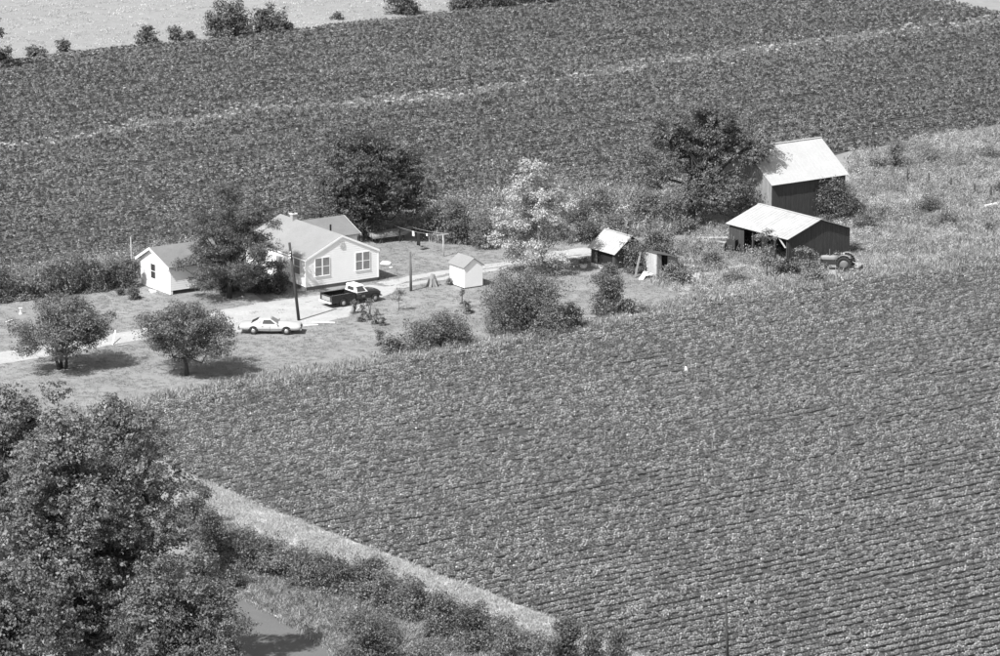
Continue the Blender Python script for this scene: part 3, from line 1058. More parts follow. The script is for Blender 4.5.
# side steps and door on the left wall
mb = MB(); mb.box(-0.06, -0.03, 4.3, 5.25, ZF, ZF + 2.05); dr = mb.build('door', mat('grey_door', 0.3, 0.6), house)
mb = MB(); mb.box(-0.11, -0.06, 4.4, 4.46, ZF + 1.0, ZF + 1.06); mb.build('door_handle', CHROME, dr)
mb = MB(); mb.box(-1.1, -0.05, 4.1, 5.45, 0, 0.2); mb.box(-0.7, -0.05, 4.1, 5.45, 0.2, 0.35); mb.build('step', G_CONC, house)
# rear wing with its gable to the right
y0, y1, yr, zr = 7.6, 13.2, 10.4, 3.95
mb = MB(); mb.prism([(4.2, y0, 0.3), (4.2, y1, 0.3), (4.2, y1, 2.85), (4.2, yr, zr - 0.03), (4.2, y0, 2.85)], (6.0, 0, 0)); w2 = mb.build('rear_wing', WHITE, house)
mb = MB(); boards(mb, (7.8, y0, 0), (1, 0, 0), (0, 0, 1), (0, -1, 0), [(0, 0.3), (2.4, 0.3), (2.4, 2.85), (0, 2.85)], 1, 0.2, 0.011, lap=True); q = mb.build('siding', WHITE, w2); q['kind'] = 'stuff'
mb = MB(); mb.box(4.25, 10.15, y0 + 0.05, y1 - 0.05, -0.1, 0.3); mb.build('foundation', BLOCK, w2)
s2 = (zr - 2.85) / (yr - y0)
for s_, ye in ((-1, y0 - 0.3), (1, y1 + 0.3)):
    ze = 2.85 - s2 * 0.3
    roof_slab([(4.3, ye, ze), (10.45, ye, ze), (10.45, yr, zr), (4.3, yr, zr)], SHINGLE_D, w2, th=0.1)
mb = MB(); mb.prism([(10.46, y0 - 0.3, 2.85 - s2 * 0.3 - 0.1), (10.46, yr, zr - 0.1), (10.46, yr, zr + 0.09), (10.46, y0 - 0.3, 2.85 - s2 * 0.3 + 0.09)], (0.03, 0, 0)); mb.build('rake_board', WHITE2, w2)

# ---- white garage left of the house
gar = thing('white_garage', 'small white gabled garage with grey roof and one window, left of the farmhouse', 'garage', PV(170.5, 295.2), YAW)
GW, GL, gz, gr, rp = 5.5, 6.4, 2.65, 3.8, 0.6
mb = MB(); mb.box(0.05, GL - 0.05, 0.05, GW - 0.05, -0.1, 0.4); mb.build('foundation', mat('dark_block', 0.04, 0.9), gar)
mb = MB(); mb.prism([(0, 0, 0.4), (0, GW, 0.4), (0, GW, gz), (0, GW * rp, gr - 0.03), (0, 0, gz)], (GL, 0, 0)); gc = mb.build('wall', WHITE, gar)
mb = MB(); mb.box(0.0, 0.25, 0.003, GW - 0.003, 0.02, 0.398); mb.build('wall_skirt', WHITE, gc)
for o_, ex_, n_, poly in (((0, GW, 0), (0, -1, 0), (-1, 0, 0), [(0, 0.05), (GW, 0.05), (GW, gz), (GW * (1 - rp), gr - 0.03), (0, gz)]),
                          ((0, 0, 0), (1, 0, 0), (0, -1, 0), [(0, 0.4), (GL, 0.4), (GL, gz), (0, gz)])):
    mb = MB(); boards(mb, o_, ex_, (0, 0, 1), n_, poly, 1, 0.2, 0.011, lap=True); q = mb.build('siding', WHITE, gc); q['kind'] = 'stuff'
for ye, y_in in ((-0.3, 0), (GW + 0.45, GW)):
    s_ = (gr - gz) / abs(GW * rp - y_in)
    ze = gz - s_ * abs(ye - y_in)
    roof_slab([(-0.3, ye, ze), (GL + 0.3, ye, ze), (GL + 0.3, GW * rp, gr), (-0.3, GW * rp, gr)], SHINGLE_D, gar, th=0.1)
    mb = MB(); mb.prism([(-0.31, ye, ze - 0.15), (-0.31, GW * rp, gr - 0.13), (-0.31, GW * rp, gr + 0.1), (-0.31, ye, ze + 0.1)], (-0.03, 0, 0)); mb.build('rake_board', WHITE2, gar)
window(gar, (-0.026, GW, 0), (0, -1, 0), (-1, 0, 0), 2.0, 1.0, 0.85, 1.35, 1, GLASS)

# ---- small white shed
shd = thing('garden_shed', 'small white wooden shed with pale gable roof standing beside the drive', 'shed', PV(464.5, 289.0), YAW)
sw, sd, sz, sr = 2.0, 2.45, 2.05, 2.75
mb = MB(); mb.prism([(0, 0, 0.1), (sw, 0, 0.1), (sw, 0, sz), (sw / 2, 0, sr - 0.02), (0, 0, sz)], (0, sd, 0)); q = mb.build('wall', WHITE, shd)
mb = MB(); boards(mb, (0, 0, 0), (1, 0, 0), (0, 0, 1), (0, -1, 0), gable_poly(sw, 0.1, sz, sr - 0.02), 0, 0.22, 0.012); w_ = mb.build('siding', WHITE, q); w_['kind'] = 'stuff'
mb = MB(); boards(mb, (0, sd, 0), (0, -1, 0), (0, 0, 1), (-1, 0, 0), [(0, 0.1), (sd, 0.1), (sd, sz), (0, sz)], 0, 0.22, 0.012); w_ = mb.build('siding', WHITE, q); w_['kind'] = 'stuff'
for xe in (-0.15, sw + 0.15):
    ze = sz - 0.15 * (sr - sz) / (sw / 2)
    roof_slab([(xe, -0.12, ze), (sw / 2, -0.12, sr), (sw / 2, sd + 0.15, sr), (xe, sd + 0.15, ze)], SHINGLE, shd, th=0.07)
mb = MB()
for yy in (0.1, sd - 0.3):
    mb.box(0.0, sw, yy, yy + 0.2, -0.05, 0.1)
mb.build('skid', DARK, shd)

# ---- tall barn
bP = PV(772, 183, 4.5); bP.z = 0
barn = thing('tall_barn', 'tall dark board barn with bright metal gable roof and grey left end', 'barn', bP, math.radians(34.5))
BL, BW, bz, br = 9.1, 8.4, 4.5, 7.3
mb = MB(); mb.prism([(0.05, 0.05, -0.05), (0.05, BW - 0.05, -0.05), (0.05, BW - 0.05, bz), (0.05, BW / 2, br - 0.08), (0.05, 0.05, bz)], (BL - 0.1, 0, 0)); bc = mb.build('wall', DARK, barn)


def board_parts(parent, o, ex, n, poly, w, m, rng, thick=0.03, name='board', ragged=0.0):
    lo = min(p[0] for p in poly); hi = max(p[0] for p in poly)
    t = lo
    o = vec(o); ex = vec(ex); n = vec(n); ez = Vector((0, 0, 1))
    while t < hi - 0.02:
        ww = w * rng.uniform(0.85, 1.15)
        q = clip(clip(poly, -1, 0, -(t + 0.008)), 1, 0, min(t + ww, hi) - 0.008)
        if len(q) > 2:
            if ragged:
                zb = min(p[1] for p in q) + rng.uniform(0, ragged)
                q = clip(q, 0, -1, -zb)
            mb = MB()
            mb.prism([o + ex * a + ez * b for a, b in q], n * (thick + rng.uniform(0, 0.02)))
            mb.build(name, m, parent)
        t += ww


board_parts(bc, (0, BW, 0), (0, -1, 0), (-1, 0, 0), [(0, 0), (BW, 0), (BW, bz), (BW / 2, br - 0.08), (0, bz)], 0.34, GREYWOOD, RNG, ragged=0.12)
board_parts(bc, (0, 0, 0), (1, 0, 0), (0, -1, 0), [(0, 0), (BL, 0), (BL, bz), (0, bz)], 0.34, BARNWOOD, RNG, ragged=0.12)
board_parts(bc, (BL, 0, 0), (0, 1, 0), (1, 0, 0), [(0, 0), (BW, 0), (BW, bz), (BW / 2, br - 0.08), (0, bz)], 0.34, BARNWOOD, RNG, ragged=0.12)
for s_, ye in ((0, -0.3), (1, BW + 0.3)):
    ze = bz - 0.3 * (br - bz) / (BW / 2)
    tin_sheets(barn, (-0.25, ye, ze), (BL + 0.25, ye, ze), (-0.25, BW / 2, br), (BL + 0.25, BW / 2, br), 10, TIN)
mb = MB(); mb.bar((-0.27, BW / 2, br + 0.04), (BL + 0.27, BW / 2, br + 0.04), 0.3, 0.05); mb.build('ridge_cap', TIN, barn)
mb = MB(); mb.box(-0.062, -0.058, BW / 2 - 0.9, BW / 2 + 0.9, 0.1, 2.6); mb.build('barn_door', mat('old_grey_door', 0.16, 0.9, 0.3, 1, 0.2, 8), barn)

# ---- low pole barn in front of it
pP = PV(788.5, 238, 2.75); pP.z = 0
pb = thing('pole_barn', 'low open-sided barn with stained metal roof in front of the tall barn', 'barn', pP, math.radians(37))
PW, PL, pz, pr_ = 7.6, 8.6, 2.75, 4.05
board_parts(pb, (0, 0, 0), (1, 0, 0), (0, -1, 0), gable_poly(PW, 0, pz, pr_ - 0.05), 0.3, BARNWOOD, RNG, ragged=0.2)
mb = MB(); mb.prism([(0.02, 0.02, 0), (PW - 0.02, 0.02, 0), (PW - 0.02, 0.02, pz - 0.05), (PW / 2, 0.02, pr_ - 0.1), (0.02, 0.02, pz - 0.05)], (0, 0.03, 0)); mb.build('gable_lining', DARK, pb)
board_parts(pb, (PW, 0, 0), (0, 1, 0), (1, 0, 0), [(0, 0), (PL, 0), (PL, pz), (0, pz)], 0.3, BARNWOOD, RNG)
board_parts(pb, (PW, PL, 0), (-1, 0, 0), (0, 1, 0), gable_poly(PW, 0, pz, pr_ - 0.05), 0.3, BARNWOOD, RNG)
board_parts(pb, (0, PL, 0), (0, -1, 0), (-1, 0, 0), [(0, 0), (2.2, 0), (2.2, pz - 0.05), (0, pz - 0.05)], 0.3, BARNWOOD, RNG)  # dark boards stand in for the shade inside the open bay
mb = MB(); mb.box(4.2, 4.25, 0.1, PL - 0.1, 0, 3.4); mb.build('partition', BARNWOOD, pb)
for yy in (0.12, 1.9, 3.6, 5.1):
    mb = MB(); mb.box(-0.02, 0.16, yy, yy + 0.16, -0.1, pz - 0.08); mb.build('post', POLEWOOD, pb)
mb = MB(); mb.bar((0.05, 0.05, pz - 0.16), (0.05, PL, pz - 0.16), 0.1, 0.18); mb.build('eave_beam', OLDWOOD, pb)
mb = MB(); mb.bar((-0.08, 0.3, 1.75), (-0.08, 1.25, pz - 0.22), 0.14, 0.06); mb.build('brace', PALEWOOD, pb)
for xe in (-0.3, PW + 0.3):
    ze = pz - 0.3 * (pr_ - pz) / (PW / 2)
    tin_sheets(pb, (xe, -0.25, ze), (xe, PL + 0.25, ze), (PW / 2, -0.25, pr_), (PW / 2, PL + 0.25, pr_), 10, TIN_OLD)
mb = MB(); mb.bar((PW / 2, -0.27, pr_ + 0.04), (PW / 2, PL + 0.27, pr_ + 0.04), 0.28, 0.05); mb.build('ridge_cap', TIN_OLD, pb)

# ---- small dark shed
qP = PV(615.5, 252, 2.0); qP.z = 0
ss = thing('dark_shed', 'small dark plank shed with bright metal roof at the end of the drive', 'shed', qP, math.radians(36))
w, d, ze, zr = 3.5, 3.7, 2.0, 3.3
mb = MB(); mb.prism([(0.04, 0.04, 0.35), (w - 0.04, 0.04, 0.35), (w - 0.04, 0.04, ze), (w / 2, 0.04, zr - 0.06), (0.04, 0.04, ze)], (0, d - 0.08, 0)); sc_ = mb.build('wall', DARK, ss)
board_parts(sc_, (0, 0, 0), (1, 0, 0), (0, -1, 0), gable_poly(w, 0.3, ze, zr - 0.06), 0.3, BARNWOOD, RNG)
board_parts(sc_, (0, d, 0), (0, -1, 0), (-1, 0, 0), [(0, 0.35), (1.0, 0.35), (1.0, ze), (0, ze)], 0.3, BARNWOOD, RNG)
board_parts(sc_, (0, d, 0), (0, -1, 0), (-1, 0, 0), [(3.3, 0.35), (d, 0.35), (d, ze), (3.3, ze)], 0.3, BARNWOOD, RNG)
mb = MB(); mb.box(-0.05, w + 0.02, -0.06, d + 0.02, -0.1, 0.34); mb.build('foundation', STONE, ss)
for xe in (-0.3, w + 0.3):
    z_ = ze - 0.3 * (zr - ze) / (w / 2)
    tin_sheets(ss, (xe, -0.25, z_), (xe, d + 0.25, z_), (w / 2, -0.25, zr), (w / 2, d + 0.25, zr), 5, TIN_OLD)
mb = MB(); mb.bar((w / 2, -0.26, zr + 0.03), (w / 2, d + 0.26, zr + 0.03), 0.24, 0.04); mb.build('ridge_cap', TIN_OLD, ss)

# ---- lean-to shed beside it
ls = thing('lean_to_shed', 'weathered pale board lean-to with open dark doorway, right of the small dark shed', 'shed', PV(657, 276), math.radians(35))
w, d = 2.4, 2.7
PGREY = mat('sunlit_boards', 0.36, 0.9, 0.25, 0.9, 0.2, 6, island=0.3, stretch=(3, 3, 0.3))  # weathered left-wall boards, made paler: the sunlight on them is in the colour
board_parts(ls, (0, d, 0), (0, -1, 0), (-1, 0, 0), [(0, 0), (d, 0), (d, 2.1), (0, 2.1)], 0.3, PGREY, RNG, ragged=0.15)
board_parts(ls, (0, 0, 0), (1, 0, 0), (0, -1, 0), [(0, 0), (0.5, 0), (0.5, 1.95), (0, 2.1)], 0.26, GREYWOOD, RNG)
board_parts(ls, (0, 0, 0), (1, 0, 0), (0, -1, 0), [(1.2, 0), (w, 0), (w, 1.4), (1.2, 1.75)], 0.26, GREYWOOD, RNG)
board_parts(ls, (w, 0, 0), (0, 1, 0), (1, 0, 0), [(0, 0), (d, 0), (d, 1.35), (0, 1.35)], 0.3, GREYWOOD, RNG)
board_parts(ls, (w, d, 0), (-1, 0, 0), (0, 1, 0), [(0, 0), (w, 0), (w, 2.1), (0, 1.4)], 0.3, GREYWOOD, RNG)
roof_slab([(-0.15, -0.2, 2.15), (w + 0.2, -0.2, 1.4), (w + 0.2, d + 0.2, 1.4), (-0.15, d + 0.2, 2.15)], mat('tar_paper', 0.09, 0.9, 0.3), ls, th=0.06)

# ================================================================== VEHICLES


def wheel(parent, x, y, r, wd, rim_m, name='wheel'):
    mb = MB()
    n = 20
    prof = [(r * 0.62, -wd / 2), (r * 0.9, -wd / 2), (r, -wd / 2 * 0.6), (r, wd / 2 * 0.6), (r * 0.9, wd / 2), (r * 0.62, wd / 2)]
    rings = [[(x + a * math.cos(t), y + b, r + a * math.sin(t)) for a, b in prof] for t in [2 * math.pi * i / n for i in range(n)]]
    rings.append(rings[0])
    mb.loft(rings, cap=False)
    tyre = mb.build(name, RUBBER, parent, True)
    mb = MB()
    for s in (-1, 1):
        mb.tube([(x, y + s * wd * 0.05, r), (x, y + s * wd * 0.36, r), (x, y + s * wd * 0.47, r)], [r * 0.62, r * 0.62, r * 0.22], 16)
    mb.build('rim', rim_m, tyre, True)
    return tyre


def section(x, hw, zb, zs, zt, crown=0.05, bulge=0.05):
    """car body section ring, z: sill, shoulder, top"""
    zm = zb + (zs - zb) * 0.55
    h = [(hw * 0.86, zb), (hw * 0.97, zb + (zm - zb) * 0.35), (hw, zm), (hw * 0.985, zs - 0.03), (hw * 0.93, zs), (hw * 0.6, zt), (0, zt + crown)]
    return [(x, -a, z) for a, z in h] + [(x, a, z) for a, z in h[-2::-1]]


def make_car():
    B = (PV(254, 334.3) + PV(287, 334.6)) / 2
    B += Vector((0, 0.8, 0))
    B.z = 0.014
    c = thing('parked_car', 'light two-door coupe parked nose-right at the foot of the leaning pole', 'car', B, math.radians(-3))
    mb = MB()
    st = [(-2.72, 0.80, 0.50, 0.74, 0.76), (-2.62, 0.90, 0.42, 0.80, 0.84), (-2.0, 0.95, 0.34, 0.86, 0.90), (-1.2, 0.96, 0.28, 0.86, 0.92), (0.0, 0.96, 0.26, 0.85, 0.90), (0.8, 0.96, 0.28, 0.86, 0.93),
          (1.6, 0.955, 0.32, 0.84, 0.90), (2.3, 0.93, 0.38, 0.80, 0.86), (2.58, 0.88, 0.42, 0.76, 0.80), (2.68, 0.80, 0.46, 0.70, 0.72)]
    mb.loft([section(*s) for s in st])
    body = mb.build('body', CARPAINT, c, True)
    # dark wheel wells
    for x in (-1.46, 1.46):
        for s in (-1, 1):
            mb = MB()
            n = 12
            pts = [(x + 0.42 * math.cos(t), s * 0.95, 0.34 + 0.42 * math.sin(t)) for t in [math.pi * i / n for i in range(n + 1)]]
            pts = [(x + 0.42, s * 0.95, 0.24)] + pts + [(x - 0.42, s * 0.95, 0.24)]
            mb.prism(pts, (0, s * 0.012, 0)); mb.build('wheel_arch', DARK, body)
            wheel(c, x, s * 0.88, 0.335, 0.22, mat('wheel_cover', 0.5, 0.3, 0.1, 5, metal=0.6))
    # greenhouse
    bot = [(-1.75, 0.80), (0.78, 0.80)]
    z0, z1 = 0.88, 1.32
    lo = [(-1.78, -0.78, z0), (0.80, -0.80, z0), (0.80, 0.80, z0), (-1.78, 0.78, z0)]
    hi = [(-0.98, -0.58, z1 - 0.02), (0.05, -0.60, z1), (0.05, 0.60, z1), (-0.98, 0.58, z1 - 0.02)]
    mb = MB(); mb.loft([lo, hi], cap=True)
    top = [(-0.93, -0.5, z1 + 0.03), (0.0, -0.52, z1 + 0.045), (0.0, 0.52, z1 + 0.045), (-0.93, 0.5, z1 + 0.03)]
    mb.loft([hi, top])
    gh = mb.build('roof', CARPAINT, c)

    def pane(a, b, cc, d, nm, m=GLASS):
        """quad inset on the greenhouse"""
        a, b, cc, d = map(vec, (a, b, cc, d))
        n_ = (b - a).cross(d - a).normalized()
        mid = (a + b + cc + d) / 4
        if n_.dot(mid - Vector((-0.4, 0, 1.0))) < 0:
            n_ = -n_
        mb = MB(); mb.prism([a, b, cc, d], n_ * 0.012); mb.build(nm, m, gh)

    def on(l0, l1, h0, h1, u0, u1, v0, v1):
        l0, l1, h0, h1 = map(vec, (l0, l1, h0, h1))
        f = lambda u, v: l0.lerp(l1, u).lerp(h0.lerp(h1, u), v)
        return f(u0, v0), f(u1, v0), f(u1, v1), f(u0, v1)
    pane(*on(lo[1], lo[2], hi[1], hi[2], 0.05, 0.95, 0.08, 0.94), 'windscreen', mat('bright_glass', 0.25, 0.05, 0.1, spec=1.0))
    pane(*on(lo[3], lo[0], hi[3], hi[0], 0.07, 0.93, 0.12, 0.9), 'rear_window')
    pane(*on(lo[0], lo[1], hi[0], hi[1], 0.42, 0.9, 0.1, 0.86), 'side_window')
    pane(*on(lo[0], lo[1], hi[0], hi[1], 0.24, 0.33, 0.2, 0.75), 'side_window', mat('opera_glass', 0.3, 0.2))
    pane(*on(lo[2], lo[3], hi[2], hi[3], 0.1, 0.58, 0.1, 0.86), 'side_window')
    mb = MB(); mb.box(2.66, 2.78, -0.88, 0.88, 0.40, 0.55); mb.build('bumper', CHROME, c)
    mb = MB(); mb.box(-2.84, -2.7, -0.88, 0.88, 0.42, 0.56); mb.build('bumper', CHROME, c)
    mb = MB(); mb.box(2.6, 2.70, -0.45, 0.45, 0.56, 0.72); mb.build('grille', DARK, c)
    for s in (-1, 1):
        mb = MB(); mb.tube([(2.55, s * 0.63, 0.65), (2.71, s * 0.63, 0.65)], 0.1, 12); mb.build('headlight', LAMP, c)
        mb = MB(); mb.box(-2.74, -2.68, s * 0.66 - 0.18, s * 0.66 + 0.18, 0.6, 0.72); mb.build('tail_light', LAMP_D, c)
        mb = MB(); mb.box(-0.02, 0.0, s * 0.945, s * 0.972, 0.3, 0.86); mb.build('door_seam', DARK, body)
        mb = MB(); mb.box(-0.75, -0.58, s * 0.95, s * 0.985, 0.72, 0.76); mb.build('door_handle', CHROME, body)
        mb = MB(); mb.box(-2.5, 2.5, s * 0.952, s * 0.975, 0.50, 0.53); mb.build('side_trim', CHROME, body)
        mb = MB(); mb.box(0.62, 0.72, s * 0.93, s * 1.08, 0.9, 1.0); mb.build('mirror', CHROME, c)
    return c


make_car()


def make_truck():
    a = PV(343.5, 307.2); b = PV(374.3, 301.2)
    yaw = math.atan2(b.y - a.y, b.x - a.x)
    yaw = math.radians(36)
    B = (a + b) / 2 + Vector((-math.sin(yaw), math.cos(yaw), 0)) * 0.85
    B.z = 0.014
    t = thing('pickup_truck', 'dark pickup truck with white cab roof parked on the drive in front of the house', 'truck', B, yaw)
    hw = 0.95
    # front clip and cab lower
    mb = MB()
    st = [(-0.35, hw, 0.42, 1.02, 1.06), (0.5, hw, 0.42, 1.04, 1.08), (0.95, hw, 0.44, 1.06, 1.12), (1.9, hw * 0.985, 0.46, 1.0, 1.08), (2.28, hw * 0.96, 0.5, 0.94, 1.02), (2.38, hw * 0.9, 0.52, 0.88, 0.94)]
    mb.loft([section(*s, crown=0.03) for s in st])
    body = mb.build('body', TRUCKPAINT, t, True)
    # bed, open box
    bed = MB()
    x0, x1 = -3.0, -0.42
    for s in (-1, 1):
        ya, yb = sorted((s * hw, s * (hw - 0.12)))
        bed.box(x0, x1, ya, yb, 0.45, 1.12)
        ya, yb = sorted((s * hw * 1.005, s * (hw - 0.17)))
        bed.box(x0, x1, ya, yb, 1.121, 1.16)
    bed.box(x1 - 0.06, x1, -hw + 0.121, hw - 0.121, 0.45, 1.14)
    bed.box(x0 + 0.07, x1 - 0.061, -hw + 0.121, hw - 0.121, 0.55, 0.6)
    bo = bed.build('bed', TRUCKPAINT, t)
    tg = MB(); tg.box(x0, x0 + 0.06, -hw + 0.13, hw - 0.13, 0.5, 1.1)
    tgo = tg.build('tailgate', TRUCKPAINT, t)
    tg = MB(); tg.box(x0 - 0.012, x0 - 0.002, -hw + 0.3, hw - 0.3, 0.62, 0.98); tg.build('tailgate_panel', mat('pale_panel', 0.28, 0.4, 0.2, 2), tgo)
    mb = MB(); mb.box(x0 - 0.18, x0 - 0.02, -hw, hw, 0.42, 0.55); mb.build('bumper', mat('white_bumper', 0.6, 0.4, 0.1), t)
    mb = MB(); mb.box(2.38, 2.5, -hw, hw, 0.44, 0.58); mb.build('bumper', CHROME, t)
    # cab upper
    z0, z1 = 1.06, 1.74
    lo = [(-0.36, -0.86, z0), (0.98, -0.87, z0), (0.98, 0.87, z0), (-0.36, 0.86, z0)]
    hi = [(-0.28, -0.72, z1 - 0.12), (0.52, -0.72, z1 - 0.12), (0.52, 0.72, z1 - 0.12), (-0.28, 0.72, z1 - 0.12)]
    h2 = [(-0.33, -0.78, z1 - 0.11), (0.60, -0.78, z1 - 0.11), (0.60, 0.78, z1 - 0.11), (-0.33, 0.78, z1 - 0.11)]
    h3 = [(-0.24, -0.66, z1), (0.48, -0.66, z1 + 0.01), (0.48, 0.66, z1 + 0.01), (-0.24, 0.66, z1)]
    mb = MB(); mb.loft([lo, hi]); cab = mb.build('cab', TRUCKWHITE, t)
    mb = MB(); mb.loft([h2, h3]); mb.build('cab_roof', TRUCKWHITE, cab)

    def on(l0, l1, g0, g1, u0, u1, v0, v1, nm):
        l0, l1, g0, g1 = map(vec, (l0, l1, g0, g1))
        f = lambda u, v: l0.lerp(l1, u).lerp(g0.lerp(g1, u), v)
        q = [f(u0, v0), f(u1, v0), f(u1, v1), f(u0, v1)]
        n_ = (q[1] - q[0]).cross(q[3] - q[0]).normalized()
        if n_.dot((q[0] + q[2]) / 2 - Vector((0.3, 0, 1.3))) < 0:
            n_ = -n_
        mb = MB(); mb.prism(q, n_ * 0.012); mb.build(nm, GLASS, cab)
    on(lo[1], lo[2], hi[1], hi[2], 0.06, 0.94, 0.1, 0.95, 'windscreen')
    on(lo[3], lo[0], hi[3], hi[0], 0.2, 0.8, 0.3, 0.85, 'rear_window')
    on(lo[0], lo[1], hi[0], hi[1], 0.16, 0.86, 0.12, 0.92, 'side_window')
    on(lo[2], lo[3], hi[2], hi[3], 0.14, 0.84, 0.12, 0.92, 'side_window')
    for x in (-1.75, 1.72):
        for s in (-1, 1):
            mb = MB()
            pts = [(x + 0.46 * math.cos(u), s * hw * 0.99, 0.4 + 0.44 * math.sin(u)) for u in [math.pi * i / 12 for i in range(13)]]
            mb.prism(pts, (0, s * 0.02, 0)); mb.build('wheel_arch', DARK, body)
            wheel(t, x, s * 0.88, 0.37, 0.24, mat('truck_wheel', 0.4, 0.35, 0.1, 5))
    for s in (-1, 1):
        mb = MB(); mb.tube([(2.3, s * 0.68, 0.78), (2.4, s * 0.68, 0.78)], 0.1, 12); mb.build('headlight', LAMP, t)
        mb = MB(); mb.box(x0 - 0.02, x0 + 0.01, s * 0.88 - 0.05, s * 0.88 + 0.05, 0.7, 0.9); mb.build('tail_light', LAMP_D, t)
        mb = MB(); mb.box(0.0, 0.14, s * 0.94, s * 0.985, 0.93, 0.96); mb.build('door_handle', CHROME, body)
        mb = MB(); mb.box(-0.36, -0.34, s * 0.93, s * 0.965, 0.45, 1.04); mb.build('door_seam', mat('seam', 0.006), body)
    mb = MB(); mb.box(0.28, 0.62, -0.972, -0.95, 0.62, 0.78); mb.build('door_emblem', mat('faded_emblem', 0.16, 0.6, 0.3, 6), body)
    mb = MB(); mb.box(2.36, 2.40, -0.5, 0.5, 0.65, 0.88); mb.build('grille', CHROME, t)
    mb = MB(); mb.bar((-2.3, 0.05, 0.5), (2.2, 0.05, 0.5), 0.7, 0.12); mb.build('chassis', DARK, t)
    return t


make_truck()


def make_tractor():
    a = PV(846, 272.5)
    yaw = math.radians(180 - 16)
    B = a + Vector((0, 0.65, 0))
    B.z = 0
    t = thing('farm_tractor', 'old farm tractor with big rear wheel in weeds before the low barn', 'tractor', B, yaw)
    # local +x = forward. rear axle at x = 0
    R = 0.78

    def lug_wheel(y, r, wd, nm):
        w_ = wheel(t, 0, y, r * 0.94, wd, mat('tractor_rim', 0.13, 0.6, 0.2, 4), nm)
        w_.location.z = r * 0.06
        mb = MB()
        n = 18
        for i in range(n):
            for s in (-1, 1):
                u = 2 * math.pi * (i + 0.25 * s) / n
                v = u + 0.12
                p = (r * 0.95 * math.cos(u), y + s * wd * 0.46, r * 0.94 + r * 0.95 * math.sin(u))
                q = (r * 0.95 * math.cos(v), y + s * 0.03, r * 0.94 + r * 0.95 * math.sin(v))
                mb.bar(p, q, 0.07, 0.09)
        o = mb.build('tread_lugs', RUBBER, w_)
        o['kind'] = 'stuff'
    for s in (-1, 1):
        lug_wheel(s * 0.68, R, 0.36, 'rear_wheel')
        wheel(t, 2.05, s * 0.55, 0.36, 0.18, mat('tractor_rim', 0.28), 'front_wheel')
        # fender
        mb = MB()
        pts = [(0.0 + (R + 0.09) * math.cos(u), (R + (R + 0.09) * math.sin(u))) for u in [math.radians(20 + 13 * i) for i in range(10)]]
        mb.loft([[(x, s * 0.5, z), (x, s * 0.88, z), (x, s * 0.88, z + 0.03), (x, s * 0.5, z + 0.03)] for x, z in pts])
        mb.build('fender', TRACPAINT, t)
        mb = MB(); mb.tube([(0.2, s * 0.48, 1.5), (0.36, s * 0.48, 1.52)], 0.08, 10); mb.build('headlight', LAMP, t)
    mb = MB()
    st = [(0.75, 0.27, 1.02, 1.36, 1.42), (1.2, 0.27, 1.0, 1.36, 1.42), (2.1, 0.25, 0.98, 1.33, 1.38), (2.34, 0.22, 0.98, 1.27, 1.32)]
    mb.loft([section(*s, crown=0.02) for s in st])
    mb.build('hood', TRACPAINT, t, True)
    mb = MB(); mb.box(2.3, 2.36, -0.24, 0.24, 0.62, 1.25)
    for i in range(5):
        mb.box(2.36, 2.375, -0.2 + i * 0.09, -0.16 + i * 0.09, 0.66, 1.2)
    mb.build('grille', STEEL, t)
    mb = MB(); mb.box(0.72, 2.2, -0.2, 0.2, 0.55, 1.0); mb.tube([(1.1, -0.2, 0.75), (1.1, -0.36, 0.75)], 0.12, 8); mb.box(1.4, 1.9, -0.3, -0.2, 0.7, 0.9); mb.build('engine', mat('oily_iron', 0.03, 0.7, 0.3, 4), t)
    mb = MB(); mb.box(-0.35, 0.75, -0.24, 0.24, 0.5, 0.95); mb.tube([(0, -0.55, R * 0.94), (0, 0.55, R * 0.94)], 0.14, 10); mb.build('transmission', mat('oily_iron', 0.03), t)
    mb = MB(); mb.bar((2.05, -0.55, 0.42), (2.05, 0.55, 0.42), 0.12, 0.12); mb.bar((2.05, 0, 0.4), (2.05, 0, 0.8), 0.14); mb.build('front_axle', STEEL, t)
    mb = MB(); mb.tube([(1.5, 0.14, 1.4), (1.5, 0.14, 2.05)], [0.045, 0.04], 8); mb.build('exhaust_pipe', STEEL, t)
    mb = MB(); mb.box(-0.3, 0.12, -0.24, 0.24, 1.12, 1.2); mb.box(-0.36, -0.3, -0.24, 0.24, 1.12, 1.42); mb.build('seat', mat('pale_seat', 0.6, 0.7), t)
    mb = MB()
    n = 14
    ring = [(0.56 + 0.09 * math.sin(2 * math.pi * i / n), 0.2 * math.cos(2 * math.pi * i / n), 1.52 + 0.18 * math.sin(2 * math.pi * i / n)) for i in range(n + 1)]
    mb.tube(ring, 0.02, 6); mb.bar((0.56, 0, 1.52), (0.85, 0, 1.38), 0.04); mb.bar((0.56, -0.19, 1.52), (0.56, 0.19, 1.52), 0.025); mb.build('steering_wheel', DARK, t)
    # rear blade
    mb = MB()
    mb.bar((-0.3, -0.35, 0.5), (-1.25, -0.2, 0.5), 0.07); mb.bar((-0.3, 0.35, 0.5), (-1.25, 0.2, 0.5), 0.07); mb.bar((-0.35, 0, 1.0), (-1.2, 0, 0.75), 0.06); mb.bar((-1.2, 0, 0.3), (-1.2, 0, 0.9), 0.12)
    bl = mb.build('hitch', PALEWOOD, t)
    mb = MB()
    prof = [(0.0, 0.12), (-0.1, 0.24), (-0.12, 0.38), (-0.06, 0.54)]
    mb.loft([[(-1.35 + a, y, z) for a, z in prof] + [(-1.37 + a, y, z) for a, z in prof[::-1]] for y in (-0.95, 0.95)])
    mb.build('blade', STEEL, bl)
    return t


make_tractor()

# ================================================================== SMALL THINGS OF THE YARD


